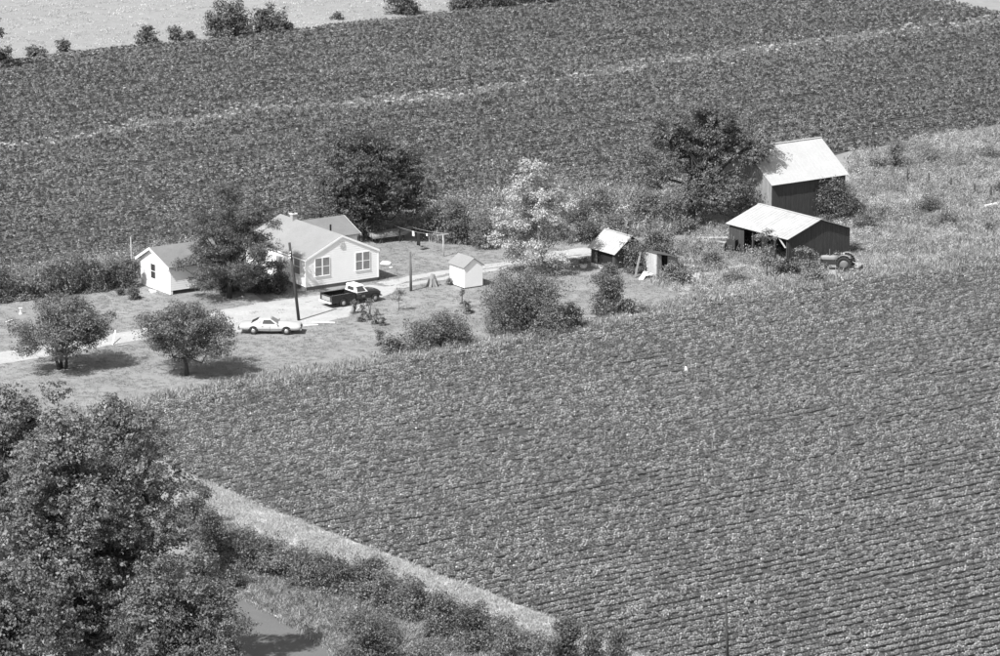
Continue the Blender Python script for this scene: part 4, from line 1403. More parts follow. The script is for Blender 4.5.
def pole(name, label, base, top_px, r, m, cat='pole', group=None, arm=None, n=8):
    B = PV(*base)
    k = S(*base)
    z = (base[1] - top_px[1]) / k / math.cos(depr(base[1]))
    dx = (top_px[0] - base[0]) / k
    t = thing(name, label, cat, B, 0, group)
    mb = MB(); mb.tube([(0, 0, -0.3), (dx * 0.5, 0, z * 0.5), (dx, 0, z)], [r, r * 0.92, r * 0.8], n); mb.build('post', m, t, True)
    if arm:
        mb = MB(); a = vec(arm); mb.bar(Vector((dx, 0, z - 0.06)) - a, Vector((dx, 0, z - 0.06)) + a, 0.09, 0.09); mb.build('cross_arm', m, t)
    return t, Vector((B.x + dx, B.y, z))


t, _ = pole('utility_pole', 'dark wooden utility pole leaning left beside the parked car', (299.2, 320.5), (290.3, 243), 0.15, POLEWOOD, 'pole')
mb = MB()
for i in range(3):
    mb.tube([(-0.72, -0.16, 6.3 - i * 0.25), (-0.72, -0.3, 6.3 - i * 0.25)], 0.05, 8)
mb.build('insulator', WHITE2, t)
GREYPOST = mat('grey_post_timber', 0.11, 0.9, 0.3, 2, 0.2, 12)
pole('yard_post', 'stout wooden post on the lawn between pickup truck and white shed', (411, 291), (410.4, 252), 0.13, GREYPOST, 'post')
t1, q1 = pole('clothesline_post', 'clothesline post with cross arm nearest the pale tree', (444, 256.5), (443, 234), 0.07, PALEWOOD, 'post', 'clothesline posts', (0.55, 0.35, 0))
t0, q0 = pole('clothesline_post', 'clothesline post standing in shade in front of the boat', (400, 241.5), (399.5, 225), 0.07, POLEWOOD, 'post', 'clothesline posts', (0.55, 0.35, 0))
lines = thing('clothesline', 'two thin wash lines strung between the clothesline posts', 'clothesline', q0 * 1)
for s in (-1, 1):
    o_ = Vector((0.45, 0.29, 0)) * s
    p0 = q0 + o_ - q0; p1 = q1 + o_ - q0
    pts = [p0.lerp(p1, i / 8) - Vector((0, 0, 0.18 * 4 * (i / 8) * (1 - i / 8))) for i in range(9)]
    mb = MB(); mb.tube(pts, 0.012, 5); mb.build('wire', PALEWOOD, lines)


def cloth(name, label, x, w, h, m, cat, seed, z=None):
    """garment hung over the near line at pixel column x"""
    f = (x - 399.5) / (443 - 399.5)
    p = q0.lerp(q1, f) - Vector((0.45, 0.29, 0.18 * 4 * f * (1 - f)))
    rg = random.Random(seed)
    d = Vector((q1 - q0)).normalized()
    n_ = Vector((-d.y, d.x, 0)).normalized()
    mb = MB()
    rows = 6; cols = 7
    rings = []
    for r in range(rows + 1):
        fr_ = []; bk = []
        for c in range(cols + 1):
            u = c / cols - 0.5
            ww = w * (1 + 0.12 * r / rows)
            off_ = 0.05 * math.sin(c * 1.9 + seed) * (r / rows) + 0.03
            base_ = d * (u * ww) + Vector((0, 0, -h * r / rows - (0.06 * abs(u) if r == rows else 0)))
            fr_.append(base_ - n_ * off_); bk.append(base_ - n_ * (off_ - 0.03))
        rings.append(fr_ + bk[::-1])
    mb.loft(rings)
    o = mb.build(name, m, None, True)
    o.location = p - Vector((0, 0, 0.0))
    tag(o, label, cat)


cloth('hanging_garment', 'long dark garment hanging from the clothesline', 423.5, 0.5, 1.25, CLOTH_D, 'garment', 3)
cloth('hanging_cloth', 'small white cloth on the clothesline left of the dark garment', 418.3, 0.35, 0.45, CLOTH_W, 'cloth', 4)
cloth('hanging_cloth', 'tiny white cloth on the clothesline near the pale tree', 432, 0.22, 0.2, CLOTH_W, 'cloth', 5)


# boat turned over under the big tree
def make_boat():
    a = PV(370, 243); b = PV(411, 238.5)
    c = (a + b) / 2
    yaw = math.atan2(b.y - a.y, b.x - a.x)
    L = (b - a).length
    t = thing('upturned_boat', 'long pale boat turned upside down on trestles under the dark tree', 'boat', c, yaw)
    mb = MB()
    rings = []
    for i in range(11):
        u = i / 10
        x = (u - 0.5) * L
        w = 0.72 * min(1, (1 - u) * 3 + 0.25) ** 0.6 * (0.92 + 0.08 * min(1, u * 4))
        h = 0.52 * (0.85 + 0.15 * u)
        rings.append([(x, w * math.cos(v), 0.55 + 0.12 * u * u + h * max(0, math.sin(v)) ** 0.7) for v in [math.pi * k / 10 for k in range(11)]])
    mb.loft(rings, closed=True)
    h_ = mb.build('hull', HULL, t, True)
    mb = MB(); mb.bar((-L / 2 + 0.1, 0, 1.02), (L / 2 - 0.5, 0, 1.15), 0.06, 0.08); mb.build('keel', HULL, h_)
    for s in (-1, 1):
        mb = MB(); mb.bar((-L / 2, s * 0.7, 0.57), (L * 0.28, s * 0.7, 0.64), 0.05, 0.08); mb.build('gunwale', HULL, h_)
    for x in (-L * 0.3, L * 0.25):
        mb = MB(); mb.bar((x, -0.8, 0.5), (x, 0.8, 0.5), 0.1)
        for s in (-1, 1):
            for e in (-1, 1):
                mb.bar((x, s * 0.6, 0.48), (x + e * 0.2, s * 0.72, 0), 0.07)
        mb.build('trestle', POLEWOOD, t)
    mb = MB(); mb.box(L / 2 - 0.7, L / 2 - 0.66, -0.5, 0.5, 0.6, 0.66); mb.build('thwart', POLEWOOD, t)


make_boat()


# white tank half hidden behind the pale tree
def make_tank():
    c = PV(549, 232.5)
    t = thing('white_tank', 'white round-ended tank on legs behind the pale tree', 'tank', c, math.radians(20))
    mb = MB()
    xs = [-0.95, -0.9, -0.75, -0.6, 0.6, 0.75, 0.9, 0.95]
    rr = [0.08, 0.28, 0.42, 0.46, 0.46, 0.42, 0.28, 0.08]
    mb.tube([(x, 0, 0.78) for x in xs], rr, 18); mb.build('shell', WHITE2, t, True)
    for x in (-0.55, 0.55):
        mb = MB(); mb.box(x - 0.06, x + 0.06, -0.34, 0.34, 0, 0.5); mb.build('leg', STEEL, t)
    mb = MB(); mb.tube([(0, 0, 1.2), (0, 0, 1.36)], [0.16, 0.14], 12); mb.build('dome_lid', WHITE2, t)


make_tank()


def lump(name, label, cat, at, size, m, seed=0, squash=0.6, rz=0.0, mesh_n=2, parts=None):
    """uneven stone-like lump"""
    import bmesh
    bm = bmesh.new()
    bmesh.ops.create_icosphere(bm, subdivisions=mesh_n, radius=1)
    rg = random.Random(seed)
    for v in bm.verts:
        v.co *= rg.uniform(0.85, 1.12)
        v.co.x *= size[0]; v.co.y *= size[1]; v.co.z = max(v.co.z, -0.5) * size[2]
    zmin = min(v.co.z for v in bm.verts)
    for v in bm.verts:
        v.co.z -= zmin + 0.02
    me = bpy.data.meshes.new(name); bm.to_mesh(me); bm.free()
    o = link(name, me, m)
    o.location = at
    o.rotation_euler.z = rz
    return tag(o, label, cat)


lump('white_stone', 'white stone at the near corner of the white garage', 'stone', PV(153, 292.5), (0.32, 0.22, 0.18), STONE, 1)
lump('white_stone', 'small white stone at the corner of the white garage, left of the larger one', 'stone', PV(150.5, 290.6), (0.18, 0.15, 0.1), STONE, 2)
lump('covered_heap', 'low white-covered heap on the lawn right of the farmhouse', 'heap', PV(385.5, 264.5), (0.5, 0.35, 0.25), CLOTH_W, 3)
lump('pale_rag', 'small pale scrap on the lawn beside the white-covered heap', 'scrap', PV(391, 267.5), (0.2, 0.14, 0.06), CLOTH_W, 4)
o_ = lump('white_bucket', 'tiny bright white speck lying in the lower soybean field', 'bucket', PV(686, 373.5), (0.15, 0.15, 0.45), WHITE2, 5)
o_.location.z = 0.0

# weathered stump with spreading roots
sp_ = thing('tree_stump', 'grey cone-shaped stump on the lawn left of the white shed', 'stump', PV(432.5, 286), 0)
mb = MB(); mb.tube([(0, 0, -0.05), (0.02, 0, 0.25), (-0.02, 0, 0.7), (0.03, 0, 1.12)], [0.52, 0.42, 0.3, 0.2], 9); mb.build('stump_core', mat('grey_stump', 0.22, 0.95, 0.35, 3, 0.3, 10, stretch=(4, 4, 0.6)), sp_)
for i in range(7):
    a = i * 0.9
    mb = MB(); mb.tube([(math.cos(a) * 0.3, math.sin(a) * 0.3, 0.75), (math.cos(a) * 0.44, math.sin(a) * 0.44, 0.3), (math.cos(a) * 0.72, math.sin(a) * 0.72, -0.03)], [0.07, 0.1, 0.06], 6)
    mb.build('root', mat('grey_stump', 0.22), sp_)

# planter
pl_ = thing('planter', 'low white pot with a dark plant on the lawn left of the dark shed', 'planter', PV(583.5, 268))
mb = MB(); mb.tube([(0, 0, 0), (0, 0, 0.3), (0, 0, 0.36)], [0.26, 0.36, 0.38], 14); mb.build('pot', WHITE2, pl_)
rs = np.random.RandomState(8)
V, Q, rnd = clump_leaves(rs, [(0, 0, 0.6, 0.42, 0.42, 0.3), (0.2, 0, 0.85, 0.2, 0.2, 0.2)], 260, 0.13, per=5, spray=0.1)
link('plant', fast_mesh('plant', V, Q, rnd), L_DARK, pl_)


def plank(label, a, b, w=0.2, th=0.05, m=None, za=0.03, zb=0.03, name='plank', cat='plank', group=None):
    A = PV(*a); B = PV(*b)
    A.z = za; B.z = zb
    mb = MB()
    c = A.copy()
    d = B - A
    n_ = Vector((-d.y, d.x, 0)).normalized() * w / 2
    up_ = d.cross(n_).normalized()
    if up_.z < 0:
        up_ = -up_
    q = [-n_, n_, d + n_, d - n_]
    mb.prism(q, up_ * th)
    o = mb.build(name, m or PALEWOOD, None)
    o.location = A
    tag(o, label, cat, group)
    return o


plank('long board leaning against the gap between dark shed and lean-to', (635, 278), (640.5, 273.5), 0.2, 0.05, OLDWOOD, 0.0, 2.05)
plank('white board lying at the foot of the lean-to, nearest the lawn', (641, 280), (646, 276), 0.45, 0.05, WHITE2, 0.02, 0.4)
plank('short white board stacked against the pale lean-to wall', (646, 278), (652, 277), 0.5, 0.06, WHITE2, 0.25, 0.28)
plank('pale board propped low on the lean-to wall above the short white board', (646, 273), (653, 272.5), 0.4, 0.05, PALEWOOD, 0.55, 0.6)
plank('white bar lying across the lawn by the left picture edge', (6, 322.5), (14, 319.8), 0.12, 0.06, WHITE2)
plank('white board leaning at the right side of the left apple tree', (112.5, 345), (115.5, 339), 0.1, 0.05, WHITE2, 0.0, 0.75)
plank('pale board flat on the lawn right of the left apple tree', (116, 346.5), (127, 345), 0.18, 0.05, PALEWOOD)
plank('long pale pole, upper of two lying left of the open barn', (697, 240.5), (728, 243), 0.16, 0.1, PALEWOOD, 0.25, 0.5)
plank('long pale pole, lower of two lying left of the open barn', (703, 243), (730, 247.5), 0.16, 0.1, PALEWOOD, 0.25, 0.4)
plank('long white board in the weeds left of the sapling by the open barn', (684, 268), (703, 268.8), 0.3, 0.06, WHITE2, 0.3, 0.12)
plank('white board end showing through the weeds beside the tractor side sapling', (728, 270), (747, 268.8), 0.22, 0.06, PALEWOOD, 0.2, 0.3)
plank('square white panel lying in the weeds below the long white board', (685, 278), (692, 277), 0.55, 0.05, WHITE2, 0.3, 0.35)
plank('pale tilted panel sticking out of weeds right of the lean-to', (692, 286), (694, 279), 1.1, 0.04, PALEWOOD, 0.05, 0.55)
plank('white strip on the grass right of the parked car, upper one', (312, 322.5), (335, 323.2), 0.28, 0.04, WHITE2)
plank('white strip on the grass right of the parked car, lower one', (303, 325.8), (318, 325.2), 0.22, 0.04, WHITE2)
plank('thin white rail lying in the pasture near the right picture edge', (985, 211), (997, 209.5), 0.2, 0.1, WHITE2, 0.5, 0.6)
# bird bath like white ornament
orn = thing('garden_ornament', 'small white pedestal ornament on the lawn at the left picture edge', 'ornament', PV(20.5, 314))
mb = MB(); mb.tube([(0, 0, 0), (0, 0, 0.08), (0, 0, 0.12)], [0.22, 0.2, 0.1], 10); mb.build('base', WHITE2, orn)
mb = MB(); mb.tube([(0, 0, 0.1), (0, 0, 0.6)], [0.1, 0.07], 10); mb.build('pedestal', WHITE2, orn)
mb = MB(); mb.tube([(0, 0, 0.58), (0, 0, 0.66), (0, 0, 0.7)], [0.08, 0.24, 0.26], 12); mb.build('bowl', WHITE2, orn)
orn.scale = (0.7, 0.7, 0.8)

# white hoop in the brush
mb = MB(); mb.tube([(0.42 * math.cos(math.pi * i / 10), 0, 0.9 + 0.3 * math.sin(math.pi * i / 10)) for i in range(11)], 0.06, 8)
mb.bar((-0.42, 0, 0), (-0.42, 0, 0.92), 0.05); mb.bar((0.42, 0, 0), (0.42, 0, 0.92), 0.05)
hoop = mb.build('garden_hoop', WHITE2); hoop.location = PV(459, 239)
tag(hoop, 'small white arched hoop standing in the brush above the clothesline', 'hoop')

# brush pile of pale dead branches
bp_ = thing('brush_pile', 'heap of bleached dead branches in the brush behind the dark shed', 'branches', PV(622, 217))
rg = random.Random(12)
for i in range(26):
    a = rg.uniform(0, 6.28); L = rg.uniform(0.8, 1.9)
    cx, cy = rg.uniform(-1.0, 1.0), rg.uniform(-0.8, 0.8)
    z = rg.uniform(0.25, 1.0) * (1 - abs(cx) / 2)
    dz = rg.uniform(-0.15, 0.35)
    mb = MB(); mb.tube([(cx - math.cos(a) * L / 2, cy - math.sin(a) * L / 2, max(0.02, z - dz)), (cx, cy, z + 0.08), (cx + math.cos(a) * L / 2, cy + math.sin(a) * L / 2, z + dz)], [0.06, 0.05, 0.025], 5)
    mb.build('branch', mat('bleached_wood', 0.62, 0.9, 0.2, 3), bp_)

# rusting implement beside the open barn
im = thing('farm_implement', 'dark rusting two-wheeled implement left of the open barn', 'implement', PV(733, 253), math.radians(60))
for s in (-1, 1):
    w_ = wheel(im, 0, s * 0.7, 0.5, 0.14, STEEL)
mb = MB(); mb.bar((0, -0.7, 0.5), (0, 0.7, 0.5), 0.1); mb.bar((-0.6, -0.4, 0.6), (1.2, -0.1, 0.55), 0.1); mb.bar((-0.6, 0.4, 0.6), (1.2, 0.1, 0.55), 0.1); mb.build('frame', STEEL, im)
mb = MB(); mb.box(-0.5, 0.3, -0.45, 0.45, 0.65, 1.35); mb.build('hopper', mat('dark_rust', 0.035, 0.8, 0.4, 3), im)
mb = MB(); mb.tube([(0.1, 0.2, 1.3), (0.1, 0.2, 1.75)], 0.06, 8); mb.bar((-0.3, -0.2, 1.35), (-0.2, -0.2, 1.7), 0.08); mb.build('lever', STEEL, im)
dm = thing('oil_drum', 'dark oil drum lying in the weeds right of the lean-to', 'drum', PV(697, 254), math.radians(25))
mb = MB(); mb.tube([(-0.45, 0, 0.3), (-0.43, 0, 0.3), (-0.15, 0, 0.3), (-0.14, 0, 0.3), (0.15, 0, 0.3), (0.16, 0, 0.3), (0.43, 0, 0.3), (0.45, 0, 0.3)], [0.27, 0.3, 0.29, 0.305, 0.305, 0.29, 0.3, 0.27], 16); mb.build('shell', mat('dark_rust', 0.035), dm, True)
mb = MB(); mb.tube([(0.45, 0.12, 0.42), (0.47, 0.12, 0.42)], 0.04, 8); mb.build('bung', STEEL, dm)

# pasture fence posts
fp = [((907.5, 179.5), 170, 'leftmost fence post in the pasture right of the barns'), ((929, 182.5), 174, 'second fence post from the barns in the pasture'),
      ((951, 187), 179, 'third fence post from the barns in the pasture'), ((974.8, 193.5), 184.5, 'fourth fence post from the barns in the pasture'),
      ((990.7, 197), 187, 'fence post nearest the right picture edge in the pasture')]
for i, (b, ty, lb) in enumerate(fp):
    pole('fence_post', lb, (b[0], b[1] + 3), (b[0] + RNG.uniform(-0.8, 0.8), ty - 1), 0.11, POLEWOOD, 'post', 'fence posts in the pasture', n=6)
pole('fence_post', 'thin leaning fence post among weeds below the pasture fence', (979.5, 212), (976.5, 200), 0.06, GREYPOST, 'post', n=6)
# left hedge posts
pole('hedge_post', 'weathered post in the hedge at the far left', (13.5, 296), (12.5, 259), 0.09, GREYPOST, 'post', n=6)
pole('hedge_post', 'thin pale post behind the hedge, left of the white garage', (132, 280), (131.5, 237), 0.05, PALEWOOD, 'post', n=6)
# bottom posts
pole('roadside_post', 'dark wooden post at the bottom edge in the lower field', (728, 665), (725, 603), 0.11, POLEWOOD, 'post')
pole('roadside_post', 'thin pale stake among bushes at the bottom edge', (503, 664), (502.5, 633), 0.05, PALEWOOD, 'post', n=6)
pole('roadside_post', 'short grey stake at the bottom edge right of the thin pale stake', (547, 668), (546.5, 646), 0.06, GREYPOST, 'post', n=6)

# ================================================================== TREES
tree('locust_tree', 'feathery locust tree in front of the farmhouse and the garage', (229.5, 298), (172, 180, 284, 290), L_LOCUST, 72000, 0.155, K=90, seed=21, r0=0.2, cr=(0.12, 0.22), fork=0.2, flat=0.5, shell=0.7, aspect=0.42, trunk_top=0.8, fill=0.95, nl=40, taper=0.18)
tree('shade_tree', 'big dark round tree behind the farmhouse', (367, 238), (305, 123, 441, 234), L_DARK, 75000, 0.19, K=66, seed=2, r0=0.3, stems=3, fork=0.25, cr=(0.14, 0.27), fill=0.86, nl=36)
tree('silver_tree', 'pale silvery-leaved tree left of the dark shed', (541, 274), (490, 153, 579, 268), L_PALE, 36000, 0.19, K=60, seed=3, depth=0.8, taper=0.25, r0=0.16, bark=BARK_P, cr=(0.13, 0.23), fork=0.12, shell=0.8, fill=0.86, aspect=0.5, trunk_top=0.7, nl=34,
     extra=[(500, 238, 13), (515, 255, 12), (565, 235, 12), (530, 262, 11), (560, 258, 10)])
tree('barn_tree', 'large two-tiered tree beside the tall barn', (690.5, 226), (646, 101, 768, 178), L_MID, 75000, 0.175, K=66, depth=0.5, seed=4, r0=0.42, cr=(0.13, 0.25), fork=0.3, fill=0.88, trunk_top=0.3, nl=40,
     extra=[(735, 187, 19), (715, 200, 17), (690, 196, 16), (668, 206, 13), (742, 203, 14), (655, 180, 13), (642, 160, 12), (672, 165, 15), (660, 140, 14), (764, 150, 11), (702, 182, 15)])
tree('apple_tree', 'low spreading apple tree on the lawn at the left', (65, 369), (9, 294, 117, 359), L_BUSH, 42000, 0.145, K=62, seed=5, r0=0.24, stems=3, cr=(0.16, 0.28), fork=0.3, fill=0.88, nl=30, trunk_top=0.2)
tree('apple_tree', 'low spreading apple tree on the lawn left of the parked car', (187, 375.5), (131, 297, 243, 367), L_BUSH, 42000, 0.145, K=62, seed=6, r0=0.2, stems=1, cr=(0.16, 0.28), fork=0.2, fill=0.88, nl=30, trunk_top=0.2)
# big roadside trees
tree('roadside_tree', 'huge dense tree filling the lower left corner', (85, 690), (-20, 398, 192, 668), L_MID, 170000, 0.21, K=130, seed=7, r0=0.5, cr=(0.14, 0.25), fill=0.95, fork=0.15, nl=40, extra=[(160, 450, 20), (176, 488, 19), (180, 530, 18), (150, 425, 17), (118, 408, 16), (150, 470, 20), (60, 405, 14)])
tree('roadside_tree', 'tree crown rising at the right behind the huge dense tree', (140, 600), (78, 396, 184, 570), L_MID, 60000, 0.2, K=60, seed=18, r0=0.3, cr=(0.16, 0.28), fill=0.92, taper=0.3)
tree('roadside_tree', 'tree crown at the left edge behind the huge dense tree', (5, 560), (-60, 380, 66, 540), L_MID, 60000, 0.21, K=60, seed=8, r0=0.35, cr=(0.18, 0.3), fill=0.92)
tree('roadside_tree', 'rounded tree at the bottom edge beside the road', (190, 735), (112, 548, 256, 740), L_BUSH, 90000, 0.18, K=80, seed=9, r0=0.35, cr=(0.17, 0.29), fill=0.93, fork=0.15)
tree('roadside_tree', 'tree at the very bottom left corner', (0, 760), (-60, 560, 90, 760), L_MID, 70000, 0.21, K=60, seed=10, r0=0.35, cr=(0.17, 0.29), fill=0.93)
# saplings
tree('sapling', 'slim sapling in front of the open barn', (767, 279), (752, 228, 779, 268), L_LIGHT, 2200, 0.16, K=14, seed=11, r0=0.06, cr=(0.24, 0.4), shell=0.8, extra=[(768, 262, 6), (775, 266, 5)])
tree('sapling', 'tiny staked sapling on the lawn right of the pickup truck', (399, 311), (392, 287, 406, 302), L_LIGHT, 420, 0.14, K=6, seed=12, r0=0.025, cr=(0.35, 0.5), shell=0.8)

# bushes: box in pixels
bush('bush', 'largest dark bush at the field edge below the silver tree', (478, 264, 576, 338), L_BUSH, size=0.14, seed=1, K=34, n=30000)
bush('bush', 'small bush at the right foot of the largest dark bush', (552, 302, 584, 332), L_BUSH, seed=2)
bush('bush', 'low wide bush at the field edge left of the largest bush', (402, 313, 475, 351), L_BUSH, size=0.14, seed=3, K=22)
bush('bush', 'pale grassy bush left of the low wide bush', (381, 335, 412, 356), L_LIGHT, seed=4)
bush('bush', 'round dark bush standing alone below the dark shed', (589, 271, 626, 318), L_BUSH, size=0.13, seed=5, K=16)
bush('bush', 'low bush at the right foot of the round lone bush', (615, 300, 648, 316), L_LIGHT, seed=6)
bush('bush', 'dense dark bush against the front of the tall barn', (812, 176, 855, 224), L_DARK, size=0.14, seed=7, K=20)
bush('bush', 'dark rounded bush right of the tall barn wall', (842, 196, 864, 217), L_DARK, size=0.14, seed=8)
bush('bush', 'low wide bush in the pasture behind the tractor', (852, 212, 884, 232), L_BUSH, size=0.13, seed=9)
bush('bush', 'leafy bush between sapling and tractor before the low barn', (776, 258, 800, 277), L_DARK, size=0.16, seed=10)
bush('bush', 'pale weedy bush at the front corner of the low barn', (794, 246, 818, 272), L_LIGHT, size=0.16, seed=11)
bush('bush', 'weed clump in front of the tractor hood', (800, 268, 830, 284), L_LIGHT, size=0.15, seed=12)
bush('bush', 'vine-like bush over the right side of the dark shed', (617, 238, 650, 274), L_BUSH, size=0.14, seed=13)
bush('bush', 'bush behind the dark shed roof, left of the barn tree', (640, 226, 676, 262), L_BUSH, size=0.16, seed=14)
bush('bush', 'bush in the weeds right of the lean-to shed', (660, 262, 682, 284), L_BUSH, size=0.15, seed=15)
bush('bush', 'bush at the trunk of the barn tree', (672, 216, 700, 236), L_BUSH, size=0.15, seed=16)
bush('bush', 'low weedy bush at the near left corner of the dark shed', (598, 262, 618, 276), L_LIGHT, size=0.13, seed=301)
bush('bush', 'weedy bush in the junk between lean-to and open barn', (700, 250, 722, 268), L_LIGHT, size=0.13, seed=302)
bush('bush', 'low bush at the left end of the long white board', (672, 268, 694, 286), L_BUSH, size=0.13, seed=303)
bush('bush', 'low bush in the weeds halfway between sapling and field edge', (722, 272, 748, 286), L_LIGHT, size=0.13, seed=304)
# foundation shrubs of the house
bush('foundation_shrub', 'dark tall shrub at the left wall of the farmhouse behind the locust tree', (244, 256, 272, 294), L_DARK, size=0.13, seed=17, K=14)
bush('foundation_shrub', 'dark shrub at the left wall of the farmhouse nearest its front corner', (266, 259, 292, 294), L_DARK, size=0.13, seed=18, K=14)
bush('foundation_shrub', 'dark shrub between garage and farmhouse behind the locust tree', (214, 262, 248, 293), L_DARK, size=0.13, seed=19, K=14)
bush('clipped_shrub', 'round clipped shrub left of the garage, the larger of two', (126, 286, 141, 300), L_DARK, size=0.13, seed=20)
bush('clipped_shrub', 'round clipped shrub left of the garage, the smaller of two', (115, 286, 125, 296), L_DARK, size=0.12, seed=21)
bush('tall_shrub', 'tall dark shrub just left of the white garage', (121, 258, 140, 289), L_DARK, size=0.15, seed=22)
HB = [((-22, 262, 14, 304), 'hedge shrub at the left picture edge'), ((8, 268, 36, 301), 'hedge shrub around the weathered post at the far left'), ((28, 262, 62, 300), 'second broad hedge shrub from the left edge'),
      ((48, 252, 84, 297), 'tallest leafy hedge shrub above the left apple tree'), ((74, 256, 110, 294), 'hedge shrub with dark base above the footpath'), ((98, 258, 128, 289), 'hedge shrub at the right end, near the garage')]
for i, (b, lb) in enumerate(HB):
    bush('hedge_shrub', lb, b, [L_BUSH, L_LIGHT, L_BUSH][i % 3], size=0.14, seed=30 + i, group='hedge shrubs left of the garage')
BB = [((438, 198, 474, 246), 'bush in the brush right of the big dark tree', L_BUSH), ((418, 206, 446, 240), 'bush touching the right side of the big dark tree', L_LIGHT), ((468, 206, 502, 248), 'bush in the brush left of the silver tree', L_LIGHT),
      ((560, 198, 592, 236), 'bush just right of the silver tree', L_BUSH), ((584, 188, 616, 222), 'bush in the brush left of the pile of dead branches', L_BUSH), ((628, 192, 660, 226), 'bush right of the pile of dead branches', L_BUSH),
      ((566, 218, 600, 244), 'low bush in front of the brush above the end of the drive', L_DARK), ((470, 232, 500, 250), 'low bush at the edge of the lawn left of the silver tree', L_BUSH), ((604, 216, 632, 236), 'low bush behind the dark shed roof', L_BUSH)]
for i, (b, lb, m_) in enumerate(BB):
    bush('brush_bush', lb, b, m_, size=0.14, seed=40 + i)
PBs = [((884, 138, 906, 170), 'tall thin bush at the top edge of the pasture', L_BUSH), ((866, 156, 890, 172), 'low bush left of the tall thin pasture bush', L_BUSH), ((972, 147, 1002, 160), 'low bush near the right edge at the top of the pasture', L_BUSH),
       ((912, 196, 942, 216), 'bush in the middle of the pasture below the fence posts', L_BUSH), ((936, 206, 962, 228), 'bush right of the middle pasture bush', L_LIGHT), ((992, 180, 1016, 196), 'dark bush at the right picture edge by the fence', L_DARK),
       ((874, 205, 896, 220), 'small bush in the pasture right of the barns', L_LIGHT), ((920, 146, 940, 166), 'slender pale bush at the top edge of the pasture', L_LIGHT), ((984, 222, 996, 232), 'tiny dark bush low in the pasture at the right', L_BUSH)]
for i, (b, lb, m_) in enumerate(PBs):
    bush('pasture_bush', lb, b, m_, size=0.13, seed=60 + i, dens=0.6)
# far hedge along the top
FB = [((-12, 46, 14, 63), 'far low bush at the left edge on the meadow border'), ((26, 46, 48, 57), 'second far bush from the left on the meadow border'), ((55, 39, 71, 53), 'small pointed far bush on the meadow border'),
      ((136, 26, 158, 45), 'far bush in the middle of the left meadow border'), ((166, 25, 182, 41), 'far bush just right of the middle meadow border bush'), ((180, 31, 196, 41), 'low far bush left of the big far bush'),
      ((203, -4, 258, 39), 'big round far bush on the meadow border'), ((252, 2, 288, 35), 'far bush leaning on the right of the big far bush'), ((282, 20, 296, 30), 'tiny low far bush right of the big far bush'),
      ((382, -14, 420, 16), 'far bush at the top edge left of the dark far hedge'), ((446, -10, 484, 11), 'left part of the dark far hedge at the top edge'), ((478, -14, 520, 10), 'middle part of the dark far hedge at the top edge'), ((514, -16, 560, 5), 'right part of the dark far hedge at the top edge'), ((330, 12, 344, 20), 'tiny far bush between the big far bush and the hedge')]
for i, (b, lb) in enumerate(FB):
    bush('far_bush', lb, b, L_FAR, size=0.24, seed=80 + i, group='far bushes along the meadow border')
tree('far_tree', 'far tree reaching in at the upper left edge', (-22, 70), (-52, 2, 8, 46), L_FAR, 3000, 0.26, K=16, seed=15, r0=0.14, cr=(0.22, 0.35))
# roadside hedgerow at the bottom
RB = [((196, 505, 232, 560), 'hedgerow bush just right of the huge tree', L_BUSH), ((222, 530, 262, 576), 'second hedgerow bush right of the huge tree', L_BUSH), ((252, 548, 298, 582), 'hedgerow bush below the bright grass strip', L_LIGHT),
      ((286, 556, 332, 594), 'hedgerow bush in the middle of the verge', L_BUSH), ((316, 560, 356, 598), 'dark hedgerow bush left of the pair in the verge', L_DARK), ((350, 556, 394, 596), 'dark hedgerow bush at the end of the bright grass strip', L_DARK),
      ((386, 578, 428, 622), 'hedgerow bush right of the dark pair', L_BUSH), ((330, 606, 406, 680), 'dense pointed dark bush at the bottom beside the road', L_DARK), ((420, 590, 462, 640), 'hedgerow bush on the right part of the verge', L_BUSH),
      ((452, 600, 492, 648), 'hedgerow bush near the thin pale stake', L_DARK), ((404, 636, 450, 690), 'bush at the bottom edge right of the dense pointed bush', L_LIGHT), ((486, 625, 528, 676), 'bush at the bottom edge around the thin pale stake', L_LIGHT),
      ((548, 615, 584, 672), 'dark bush at the bottom edge, left of two', L_DARK), ((580, 626, 606, 672), 'dark bush at the bottom edge between two others', L_DARK), ((602, 628, 634, 674), 'dark bush at the bottom edge, right of two', L_DARK), ((516, 640, 552, 690), 'low bush at the bottom edge left of the dark bushes', L_BUSH),
      ((180, 480, 212, 530), 'bush tucked under the right side of the huge tree', L_DARK), ((225, 560, 246, 592), 'small bush hanging over the road edge', L_BUSH)]
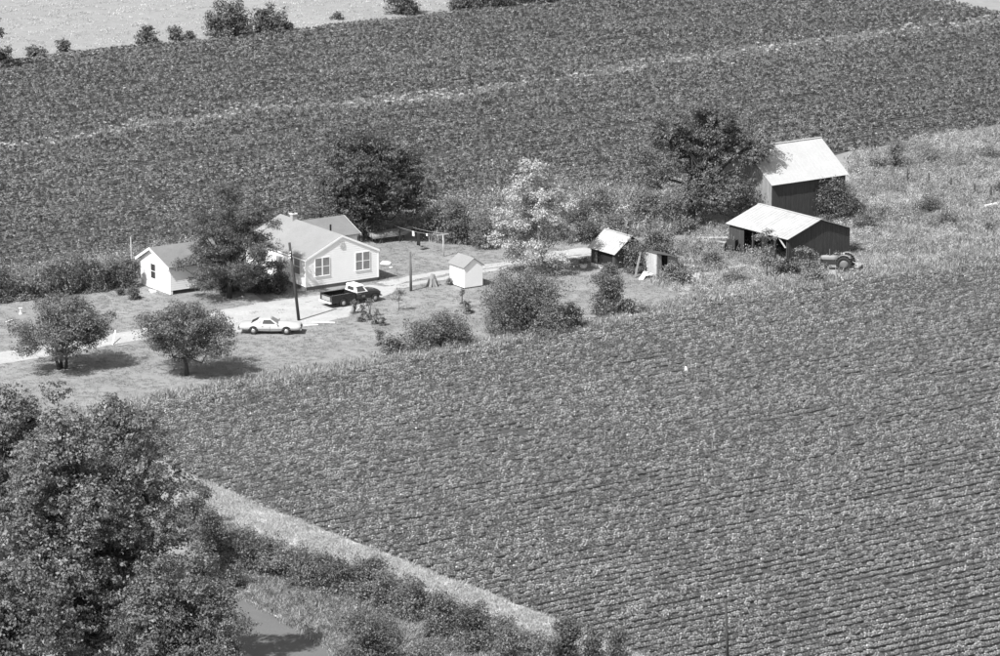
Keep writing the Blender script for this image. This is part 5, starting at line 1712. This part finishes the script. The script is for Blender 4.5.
for i, (b, lb, m_) in enumerate(RB):
    bush('hedgerow_bush', lb, b, m_, size=0.13, seed=110 + i)
rg = random.Random(77)
HL_ = [(212, 545), (240, 556), (270, 568), (296, 576), (322, 584), (348, 590), (374, 597), (400, 606), (425, 618), (450, 628), (474, 640), (498, 652), (232, 570), (262, 580), (300, 590), (410, 628), (440, 645), (468, 660), (362, 604), (388, 612), (528, 662), (556, 672)]
ORD = ['first', 'second', 'third', 'fourth', 'fifth', 'sixth', 'seventh', 'eighth', 'ninth', 'tenth', 'eleventh', 'twelfth', 'thirteenth', 'fourteenth', 'fifteenth', 'sixteenth', 'seventeenth', 'eighteenth', 'nineteenth', 'twentieth', 'twenty-first', 'twenty-second']
for i, (hx, hy) in enumerate(sorted(HL_)):
    w_ = rg.uniform(14, 23); h_ = rg.uniform(24, 42)
    hx += rg.uniform(-5, 5); hy += rg.uniform(-3, 3)
    bush('hedgerow_bush', '%s ragged filler bush of the roadside hedgerow, counting rightwards from the huge tree' % ORD[i], (hx - w_, hy - h_, hx + w_, hy), rg.choice([L_DARK, L_BUSH, L_BUSH, L_LIGHT]), size=0.14, seed=200 + i, group='ragged bushes of the roadside hedgerow', dens=0.8)
# small garden plants by the truck
GP = [((351, 300, 358, 314), 'small leafy plant nearest the pickup truck wheel'), ((358, 304, 366, 322), 'tall leafy garden plant below the pickup truck'), ((366, 298, 374, 318), 'pale garden plant below the truck nose'), ((372, 310, 380, 325), 'dark small garden plant lowest of the row by the truck'),
      ((380, 316, 386, 326), 'tiny garden plant at the right end of the row by the truck'), ((452, 268, 459, 283), 'leafy plant growing against the white shed wall'), ((446, 276, 454, 285), 'low plant at the left corner of the white shed'), ((462, 300, 474, 314), 'dark small bush on the lawn below the white shed'),
      ((460, 288, 464, 304), 'thin stalky plant on the lawn below the white shed'), ((375, 328, 386, 346), 'small dark plant at the lawn edge left of the low wide bush')]
for i, (b, lb) in enumerate(GP):
    bush('garden_plant', lb, b, [L_LIGHT, L_BUSH][i % 2], size=0.12, seed=140 + i, cat='plant', K=6)
